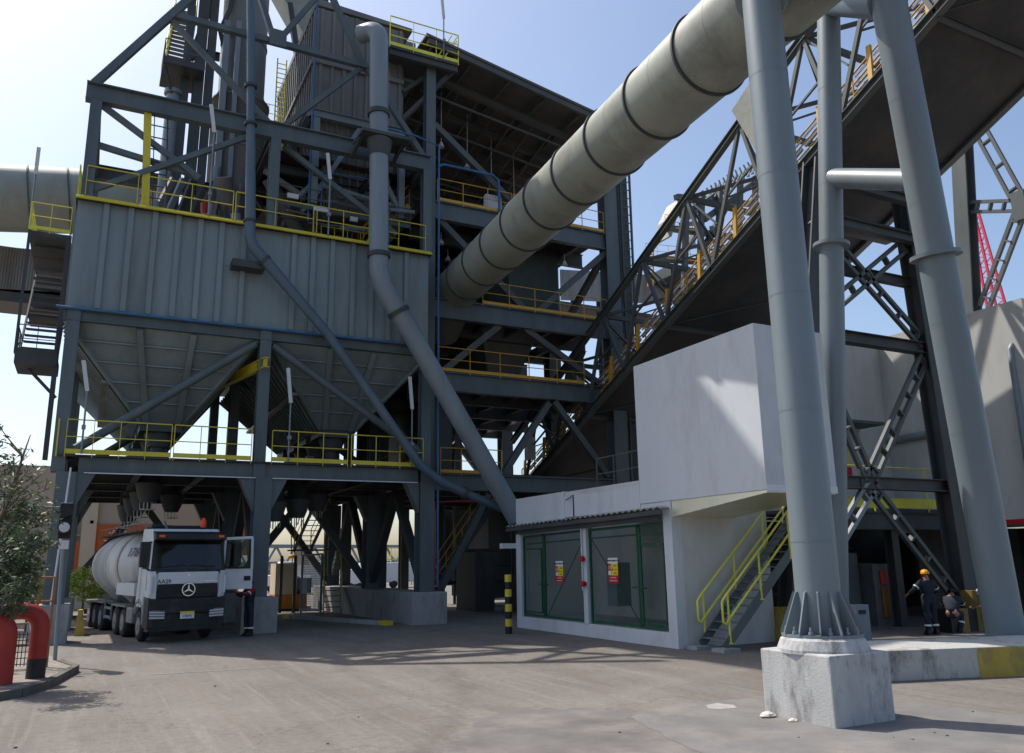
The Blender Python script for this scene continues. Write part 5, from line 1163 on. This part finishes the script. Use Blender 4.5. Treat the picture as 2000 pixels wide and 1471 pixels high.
CR_ = dict(pelvis=(0, .2, .55), chest=(0, -.12, .88), neck=(0, -.26, 1.0), head=(0, -.36, 1.1), shL=(-.2, -.14, .95), shR=(.2, -.14, .95), hipL=(-.1, .18, .52), hipR=(.1, .18, .52),
           knL=(-.2, -.25, .55), knR=(.2, -.25, .5), anL=(-.15, -.02, .11), anR=(.15, .02, .11), elL=(-.26, -.38, .75), elR=(.27, -.4, .75), wrL=(-.15, -.6, .72), wrR=(.12, -.62, .7), face=(0, -1, -.4))
person('person in dark work clothes crouching left of the yellow base of the steel leg', tuple(at(1866, 1236, z=0)), R(120), CR_, navy, navy, None, black, )
person('person in dark work clothes with reflective bands crouching behind the right tube leg', tuple(at(1950, 1232, z=0)), R(-110), CR_, navy, navy, None, lampm)

# ================================================================== LEFT FOREGROUND
t = thing('red_pipe', 'fat red pipe bend with a black foot, farther one at the left edge', 'pipe', (-.76, 22.0, .1), 'red pipe bends')
x_, y_ = -.76, 22.0
MB().path([(x_, y_, .55), (x_, y_, 1.22)] + [(x_ - .38*(1 - math.cos(a)), y_, 1.22 + .38*math.sin(a)) for a in [R(k_*15) for k_ in range(1, 7)]] + [(x_ - 2.5, y_, 1.6)], .19, 24).build('pipe_shell', redp, t)
MB().tube((x_, y_, .05), (x_, y_, .56), .195, n=24).build('black_foot', blackp, t)
x_, y_ = -1.33, 21.2
t = thing('red_pipe', 'fat red pipe bend without black foot, nearer one at the left edge', 'pipe', (x_, y_, .1), 'red pipe bends')
MB().path([(x_, y_, .15), (x_, y_, 1.12)] + [(x_ - .4*(1 - math.cos(a)), y_ - .0, 1.12 + .4*math.sin(a)) for a in [R(k_*15) for k_ in range(1, 7)]] + [(x_ - 2.5, y_, 1.52)], .19, 24).build('pipe_shell', redp, t)
t = thing('rusty_railing', 'rusty pipe railing with grating panel behind the red pipe bends', 'railing', (-.8, 24, .1))
b = MB()
for x in (-1.9, -.95, -.62): b.beam((x, 24.2, .1), (x, 24.2, 2.3), .06)
for z in (2.3, 1.72, 1.2, .7): b.tube((-2.6, 24.2, z), (-.62, 24.2, z), .028, n=6)
b.build('rail', rust, t)
b = MB()
for i in range(12): b.beam((-1.9 + i*.08, 24.15, .2), (-1.9 + i*.08, 24.15, 1.0), .02)
for i in range(6): b.beam((-1.9, 24.15, .25 + i*.14), (-.95, 24.15, .25 + i*.14), .02)
b.build('grating_panel', steel_d, t)
MB().path([(-1.15, 24.1, 2.25), (-1.05, 24.0, 1.9), (-1.2, 24.0, 1.5), (-1.05, 24, 1.2), (-1.0, 24, .9)], .025, 6).build('hose', lampm, t)
t = thing('traffic_signal', 'black traffic signal on a short arm in front of the left silo column', 'traffic signal', (-.6, 25.6, 0))
TX, TY = -.6, 25.5
MB().tube((TX + .12, TY + .4, .1), (TX + .02, TY + .4, 4.1), .05).tube((TX - 1.2, TY + .3, 4.18), (TX + .1, TY + .3, 4.12), .035).build('pole', pipem, t)
hd = MB().box(TX - .12, TX + .2, TY, TY + .25, 3.3, 4.25).build('signal_head', black, t, bevel=.03)
for z in (4.02, 3.58): MB().lathe([(.165, -.32), (.17, .0), (.12, .02)], (TX + .04, TY, z), 20, 'y').build('hood', black, hd)
MB().lathe([(.13, -.325), (.02, -.345)], (TX + .04, TY, 3.58), 20, 'y').build('lens', mat('pale signal lens', (.5, .52, .54), .3), hd)
MB().box(TX - .06, TX + .18, TY, TY + .15, 3.02, 3.25).build('junction_box', lampm, t)
MB().tube((-.9, 33.0, 1.3), (-.72, 33.0, 6.0), .035).build('conduit', lampm, t)

def leaves(rnd, c, rad, n, size, b, flat=.8):
    for _ in range(n):
        u = V(rnd.gauss(0, 1), rnd.gauss(0, 1), rnd.gauss(0, 1)).normalized() * rnd.random()**.45
        p_ = Vector(c) + V(u.x*rad[0], u.y*rad[1], u.z*rad[2])
        d_ = V(rnd.uniform(-1, 1), rnd.uniform(-1, 1), rnd.uniform(-.9, .5)).normalized(); sd = d_.cross(V(rnd.uniform(-1, 1), rnd.uniform(-1, 1), rnd.uniform(-1, 1))).normalized()
        s_ = size * rnd.uniform(.6, 1.3)
        b.add([p_, p_ + d_*s_*.5 + sd*s_*.17, p_ + d_*s_, p_ + d_*s_*.5 - sd*s_*.17], [(0, 1, 2, 3)])
def tree(name, label, cat, base, trunk, clusters, size, lm, seed, dens=1., group=None):
    t = thing(name, label, cat, base, group); rnd = random.Random(seed); base = Vector(base)
    b = MB().path([base + Vector(p_) for p_, _ in trunk], .1, 8, rr=[r_ for _, r_ in trunk]); L_ = MB()
    for c, rad, n in clusters:
        c = base + Vector(c)
        k_ = min(trunk[1:], key=lambda q: abs(q[0][2] + base.z - c.z + .8)); s_ = base + Vector(k_[0])
        mid = s_.lerp(c, .5) + V(rnd.uniform(-.1, .1), rnd.uniform(-.1, .1), .1); b.path([s_, mid, c], .03, 5, rr=[.022, .014, .007])
        for _ in range(5):
            e_ = c + V(rnd.uniform(-1, 1)*rad[0], rnd.uniform(-1, 1)*rad[1], rnd.uniform(-1, 1)*rad[2])*.8; b.path([mid.lerp(c, .6), e_], .01, 4, rr=[.012, .005])
        leaves(rnd, c, rad, int(n*dens), size, L_)
    b.build('trunk', barkm, t); L_.build('crown', lm, t); return t
rnd = random.Random(3); cl = []
def W_(px, py, y): return at(px, py, y=y)
base = V(-2.6, 21.6, .1)
for px, py, r_, n in ((15, 905, .35, 130), (45, 920, .22, 60), (0, 860, .3, 60), (90, 915, .3, 45), (55, 950, .3, 60), (100, 960, .3, 60), (15, 960, .4, 200), (0, 830, .15, 30), (70, 880, .16, 22), (110, 930, .2, 30),
                      (20, 1000, .5, 600), (75, 1000, .4, 380), (120, 985, .28, 110), (130, 1020, .3, 130), (30, 1050, .55, 800), (85, 1060, .42, 480), (120, 1060, .3, 130), (150, 1000, .22, 35), (20, 1100, .55, 900), (75, 1110, .4, 500), (20, 1145, .5, 800), (60, 1150, .35, 420), (110, 1100, .22, 60), (0, 1180, .5, 500), (50, 1185, .3, 250), (150, 950, .2, 18), (145, 1065, .2, 30), (90, 1140, .2, 120)):
    px = px*.72 - 4; n = int(n*(.8 if px > 60 else 1))
    c = W_(px, py, 21.3 + rnd.uniform(-1.0, .9)) - base; cl.append((tuple(c), (r_, r_, r_*.8), n))
tr_ = [((0, 0, 0), .12), ((.15, 0, 1.2), .1), ((.45, 0, 2.6), .08), ((.9, -.1, 3.6), .06), ((1.15, -.1, 4.9), .022), ((1.25, -.1, 5.4), .01)]
tree('olive_tree', 'dark green narrow leaved tree at the left edge in front of the silo column', 'tree', tuple(base), tr_, cl, .15, leafm, 5, .6)
bs = V(-.3, 46, 0)
tree('clipped_shrub', 'bright yellow green round shrub in front of the beige building', 'shrub', (.1, 45.0, 0), [((0, 0, 0), .06), ((0, 0, .9), .05)],
     [((0, 0, 1.6), (.75, .7, .6), 900), ((-.45, 0, 1.9), (.6, .5, .6), 600), ((.4, 0, 1.3), (.6, .5, .5), 600), ((0, -.2, 2.3), (.6, .5, .35), 450)], .14, leafy, 8)
tree('clipped_shrub', 'small bright green shrub behind the red pipe bends at the left', 'shrub', (-1.9, 40.0, 0), [((0, 0, 0), .06), ((0, 0, .9), .05)],
     [((0, 0, 1.5), (.9, .6, .8), 900), ((.6, 0, 1.8), (.6, .5, .6), 500)], .14, leafy, 9)
tag(MB().frustum([(-.12, 36.5, 0), (.25, 36.5, 0), (.25, 37.6, 0), (-.12, 37.6, 0)], [(-.05, 36.6, .95), (.1, 36.6, .95), (.1, 37.5, .95), (-.05, 37.5, .95)]).build('road_barrier', concy), 'worn yellow road barrier right of the left silo plinth', 'barrier')

# ================================================================== BEIGE BUILDING BEHIND THE TRUCK
E_ = thing('beige_building', 'beige rendered building with orange banners behind the tanker truck', 'building', (4, 60, 0))
MB().box(.05, 9.5, 60, 75, 0, 9.2).box(-14, .05, 62.5, 75, 0, 9.2).build('wall', beige, E_)
MB().box(-.35, .5, 59.7, 60.3, 0, 9.2).box(-1.3, -.9, 62.2, 62.6, 0, 9.2).build('pilaster', beigel, E_)
MB().box(-1.2, -.3, 62.3, 62.45, 4.6, 4.7).box(-.9, -.8, 62.1, 62.3, 0, 6).build('pale_trim', beigel, E_)
for px, py in ((212, 1170), (150, 1150)):
    c = at(px, py, y=59.9); MB().box(c.x - .5, c.x + .5, 59.9, 60.05, c.z, c.z + 1.0).build('window', winm, E_)
bn = MB().box(.32, 3.6, 59.85, 59.9, 2.35, 5.25).build('banner', banner, E_)
b = MB()
for i, (w_, z) in enumerate(((.25, 5.0), (.45, 4.85), (.65, 4.72))): b.beam((1.9 - w_, 59.83, z), (1.9 + w_*.6, 59.83, z + .08), .02, .06)
b.build('banner_motif', whitem, bn)
b = MB().box(1.0, 1.5, 59.83, 59.85, 4.2, 4.27).box(1.6, 2.6, 59.83, 59.85, 4.25, 4.32).box(1.0, 2.4, 59.83, 59.85, 4.45, 4.5); b.build('banner_line', whitem, bn)
MB().box(-1.5, -.4, 59.9, 59.95, 2.0, 4.15).build('banner', banner, E_)
MB().box(-1.3, -.75, 59.88, 59.9, 3.2, 3.27).build('banner_line', whitem, E_)
MB().box(.1, .3, 59.7, 59.9, 5.3, 5.5).build('floodlight', black, E_)
t = thing('hanging_banner', 'tall narrow orange banner right of the truck between dark braces', 'banner', tuple(at(455, 1180, y=56)))
a_, c_ = at(443, 1000, y=56), at(455, 1085, y=56)
MB().box(8.3, 9.7, 55.9, 56.0, c_.z, a_.z + .3).build('cloth', mat('faded orange banner', (.5, .16, .07), .7), t)
b = MB()
for i in range(6):
    for j in range(2):
        if (i + j) % 2: b.box(7.7 + j*.28, 7.98 + j*.28, 55.9, 56, c_.z + 1.0 + i*.45, c_.z + 1.45 + i*.45)
b.box(8.5, 9.4, 55.86, 55.9, c_.z + 2.0, c_.z + 2.3).box(8.6, 9.3, 55.86, 55.9, c_.z + 3.3, c_.z + 3.4)
b.build('white_pattern', whitem, t)
MB().beam((9.9, 56.0, 0), (9.9, 56.0, 6), .15).beam((8.25, 56.02, 0), (8.25, 56.02, 6), .15).build('pole', pipem, t)

# ================================================================== FAR DUCT AND GALLERIES
t = thing('far_duct', 'huge pale horizontal duct behind the silo at the left edge', 'duct', (-6, 52, 20))
a_, c_ = at(-260, 365, y=52), at(420, 408, y=52)
a_ = at(-200, 378, y=52); c_ = at(330, 402, y=52.0)
MB().tube(a_, c_, 1.92, n=40).build('duct_shell', ductrust, t)
b = MB()
for px in (40, 118): 
    k_ = (px + 200)/530; q_ = a_.lerp(c_, k_); u = (c_ - a_).normalized(); b.tube(q_ - u*.04, q_ + u*.04, 2.0, n=40)
b.build('joint_ring', steel_b, t)
def corrug(a, c, h, m_, name, parent, n=60):
    b = MB(); d_ = (c - a); sd = V(-d_.y, d_.x, 0).normalized()*.08; vs = []
    for i in range(n*2 + 1): p_ = a + d_*(i/(n*2)) + (sd if i % 2 else V(0, 0, 0)); vs += [p_, p_ + V(0, 0, h)]
    b.add(vs, [(2*i, 2*i+2, 2*i+3, 2*i+1) for i in range(n*2)]); return b.build(name, m_, parent)
t = thing('far_gallery', 'corrugated conveyor gallery with dark underside at the far left edge', 'conveyor', (-8, 55, 17))
a_ = at(-150, 555, y=54); c_ = at(140, 572, y=54)
corrug(a_, c_, 2.6, clad, 'cladding', t, 50)
MB().box(a_.x, c_.x, 54.2, 57, c_.z - .9, c_.z - .02).build('underside', steel_d, t)
MB().box(a_.x, c_.x, 54.2, 57, a_.z + .2, c_.z + 2.45).build('core', steel_d, t)
t = thing('rear_gallery', 'grey corrugated gallery seen behind the dark building and the inclined conveyor', 'conveyor', (42, 60, 24))
a_ = at(1095, 586, y=60); c_ = at(1400, 598, y=60)
corrug(a_, c_, 2.9, clad, 'cladding', t, 90)
MB().box(a_.x, c_.x, 60.2, 63, a_.z - .5, a_.z - .01).build('underside', steel_d, t)
for px in (1125, 1175): q_ = at(px, 600, y=60.5); MB().ibeam((q_.x, 60.5, 0), (q_.x, 60.5, q_.z + 2), .7, .7).build('leg', steel_d, t)
# machinery tower behind the gallery
t = thing('transfer_tower', 'cluttered light steel transfer tower with orange railings behind the inclined conveyor', 'tower', (44, 58, 20))
rnd = random.Random(11); b = MB(); b2 = MB(); b3 = MB()
def T_(px, py, d_=0): return at(px, py, y=56 + d_)
for px in (1335, 1365, 1400, 1440, 1470):
    b.beam(T_(px, 620), T_(px + 6, 385 - (px - 1335)*.3), .45)
for (p_, q_) in (((1320, 385), (1480, 400)), ((1300, 445), (1480, 470)), ((1280, 505), (1480, 520)), ((1330, 420), (1420, 370)), ((1370, 400), (1480, 320)), ((1375, 430), (1480, 350)), ((1365, 505), (1420, 400)), ((1330, 500), (1370, 440))):
    b.beam(T_(*p_), T_(*q_, 3), .5)
for i in range(15): b3.beam(T_(1372 + i*8, 400 - i*5), T_(1381 + i*8 + rnd.uniform(-3, 3), 372 - i*4.5, 1.5), .13).beam(T_(1372 + i*8, 372 - i*5, 1), T_(1384 + i*8, 398 - i*5 + rnd.uniform(-3, 6), 1), .12)
for i in range(12): px = 1330 + rnd.random()*130; py = 420 + rnd.random()*90; b3.beam(T_(px, py), T_(px + rnd.uniform(5, 25), py + rnd.uniform(-25, 25), 2), .4)
b.build('frame', steel_b, t); b3.build('light_member', pipem, t)
q_ = T_(1325, 400); b = MB().prism([T_(1328, 388), T_(1340, 381), T_(1322, 425), T_(1312, 462), T_(1306, 462), T_(1310, 425)], (0, 2, 0)); b.build('pale_chute', ductm, t)
MB().box(T_(1392, 0).x, T_(1425, 0).x, 56, 58, T_(0, 450).z - 1.5, T_(0, 420).z - 1).build('rusty_housing', mat('orange brown rusty plate', (.4, .24, .13), .7), t)  # housing in a light orange brown rust colour
MB().box(T_(1290, 0).x, T_(1350, 0).x, 57, 60, T_(1300, 510).z - .8, T_(1300, 505).z).build('platform', steel_d, t)
for z_ in ((1262, 500), (1280, 505)):
    pass
railing(t, [T_(1262, 502), T_(1370, 512)], 1.3, 1.2, ora); railing(t, [T_(1300, 445), T_(1370, 452)], 1.3, 1.2, ora)
b = MB()
for x_ in (1266, 1276): b.beam(T_(x_, 560), T_(x_, 480), .1)
for i in range(12): b.beam(T_(1266, 485 + i*6), T_(1276, 485 + i*6), .08)
b.build('ladder', ora, t)

# ================================================================== DISTANCE AT GROUND LEVEL
t = thing('pipe_bridge', 'pale truss pipe bridge crossing far behind the silo legs', 'bridge', (60, 150, 0))
a_, c_ = at(440, 1103, y=150), at(900, 1100, y=150)
for dz, hh in ((0, .9), (3.1, .6)): MB().beam(a_ + V(0, 0, dz), c_ + V(0, 0, dz), 1.5, hh).build('chord', pipem, t)
b = MB()
for i in range(26):
    p_ = a_.lerp(c_, i/26); q_ = a_.lerp(c_, (i + 1)/26); b.beam(p_ + V(0, 0, 3.1 if i % 2 else 0), q_ + V(0, 0, 0 if i % 2 else 3.1), .35)
b.build('truss_web', pipem, t)
for px in (560, 700, 860): q_ = at(px, 1103, y=150); MB().box(q_.x - .5, q_.x + .5, 149.6, 150.4, 0, q_.z).build('leg', pipem, t)
t = thing('perimeter_fence', 'barbed wire mesh fence with Y topped posts beyond the silo', 'fence', (20, 90, 0))
b = MB(); b2 = MB()
for i in range(40):
    x = 14 + i*1.9; b.beam((x, 95, 0), (x, 95, 2.6), .09).beam((x, 95, 2.6), (x - .4, 95, 3.2), .06).beam((x, 95, 2.6), (x + .4, 95, 3.2), .06)
for k_ in range(5): b2.beam((10, 95, .5 + k_*.5), (92, 95, .5 + k_*.5), .03)
b.build('post', pipem, t); b2.build('wire', pipem, t)
tag(MB().box(-60, 260, 240, 241, 0, 3.2).build('green_screen_wall', mat('pale green screen', (.28, .36, .30), .8)), 'long pale green boundary screen on the horizon', 'wall')
tag(MB().box(8, 34, 130, 134, 0, 1.9).build('low_bank', mat('dusty bank', (.22, .2, .17), .9)), 'low grey earth bank in front of the far fence', 'bank')
t = thing('site_gate', 'small mesh gate in a pale frame between the silo plinths', 'gate', (9, 46, 0), None)
G0, G1 = at(587, 1196, z=0), at(626, 1198, z=0)
b = MB()
for p_ in (G0, G1): b.beam(p_, p_ + V(0, 0, 3.0), .1)
b.beam(G0 + V(0, 0, 3), G1 + V(0, 0, 3.05), .1).beam(G0 + V(0, 0, .15), G1 + V(0, 0, .15), .1).build('frame', pipem, t)
b = MB(); n_ = 16
for i in range(n_): p_ = G0.lerp(G1, i/n_); b.beam(p_ + V(0, 0, .1), p_ + V(0, 0, 3), .02)
for i in range(24): b.beam(G0 + V(0, 0, .1 + i*.12), G1 + V(0, 0, .1 + i*.12), .02)
b.build('mesh', pipem, t); MB().beam(G0.lerp(G1, .25) + V(0, -.05, 1.0), G0.lerp(G1, .25) + V(0, -.05, 1.8), .5, .02).build('notice', lampm, t)
t = thing('pump_skid', 'orange based pump skid behind dark posts at the small gate', 'pump', (11, 60, 0))
c_ = at(567, 1193, z=0); MB().box(c_.x - .9, c_.x + .9, c_.y, c_.y + 1.5, .1, .9).build('base', mat('orange skid', (.5, .2, .03), .6), t); MB().box(c_.x - .9, c_.x + .3, c_.y, c_.y + 1.5, .9, 2.6).build('housing', beigel, t); MB().lathe([(.5, -.7), (.5, .7)], (c_.x + .5, c_.y + .7, 1.4), 16, 'x').build('motor', pipem, t)
b = MB()
for px in (546, 573): p_ = at(px, 1197, z=0); b.beam(p_, p_ + V(0, 0, 3.0), .14)
tag(b.build('dark_post', steel_d), 'pair of dark steel gate posts between the silo plinths', 'post')
for i, (px, y, m_, lab, ln, hh) in enumerate(((600, 75, whitem, 'white box truck parked far behind the small gate', 5, 2.8), (775, 85, lampm, 'pale tank trailer parked behind the concrete plinth wall', 8, 2.6), (700, 80, whitem, 'white van parked beyond the silo stair', 4, 2.0), (548, 82, whitem, 'white vehicle behind the left dark gate post', 4, 1.6))):
    c_ = at(px, 1150, y=y); t = thing('parked_vehicle', lab, 'vehicle', (c_.x, y, 0), 'vehicles parked beyond the silo', rz=R(6*i))
    MB().box(-ln/2, ln/2*.55, -1, 1, .6, hh).build('body', m_, t, bevel=.08); MB().box(ln/2*.58, ln/2, -.95, .95, .6, hh*.85).build('cab', m_, t, bevel=.08); MB().box(ln/2*.7, ln/2*.98, -.97, -.955, hh*.5, hh*.78).build('side_window', winm, t)
    for xx in (-ln*.35, -ln*.1, ln*.38): MB().lathe([(.3, -.15), (.45, -.12), (.45, .12), (.3, .15)], (xx, -.85, .45), 16, 'y').build('wheel', tyre, t)
t = thing('storage_cage', 'yellow caged tank rack behind the plinth wall', 'rack', tuple(at(785, 1150, y=100)))
c_ = at(785, 1150, y=100); b = MB()
for i in range(8): b.beam((c_.x - 3.5 + i, 100, 0), (c_.x - 3.5 + i, 100, 4.4), .1)
for z in (1.5, 3, 4.4): b.beam((c_.x - 3.6, 100, z), (c_.x + 3.6, 100, z), .1)
b.build('frame', yelb, t)
t = thing('street_lamp', 'thin distant street lamp pole above the far bridge', 'lamp', tuple(at(788, 1110, y=140)))
c_ = at(788, 1110, y=140); MB().tube((c_.x, 140, 0), (c_.x, 140, 12), .12, n=6).beam((c_.x, 140, 12), (c_.x + 2.2, 140, 12.3), .15).build('pole', pipem, t)
t = thing('mobile_crane', 'thin crane ropes with hook and white plate hanging right of the middle silo column', 'crane', (9, 52, 0))
b = MB()
for px in (569, 575, 589): b.tube(at(px, 1000, y=52), at(px, 1085, y=52), .035, n=5)
b.tube(at(571, 1085, y=52), at(570, 1130, y=52), .03, n=5).build('rope', steel_d, t)
c_ = at(590, 1084, y=52); MB().box(c_.x - .45, c_.x + .45, 52, 52.1, c_.z - .6, c_.z + .6).build('plate', lampm, t)
c_ = at(571, 1088, y=52); MB().lathe([(.1, -.1), (.25, -.05), (.25, .1), (.1, .15)], c_, 14).build('hook_block', ora, t)
# verge details: white water / sea band on the horizon
MB().add([(-900, 300, .02), (1200, 300, .02), (1200, 1490, .02), (-900, 1490, .02)], [(0, 1, 2, 3)]).build('sea', mat('pale sea', (.45, .50, .50), .25, 0, .05, .02), kind='structure')
# warm clutter in the dark ground floor of the process building
t = thing('parked_vehicle', 'red and white lorry seen in the dark gap left of the striped bollard', 'vehicle', (24, 60, 0), 'vehicles parked beyond the silo')
c_ = at(966, 1185, y=52); MB().box(c_.x - 1, c_.x + 1, 52, 56, .5, 2.6).build('body', redm, t); MB().box(c_.x - .9, c_.x + .9, 51.95, 52, .7, 1.2).build('white_band', whitem, t)
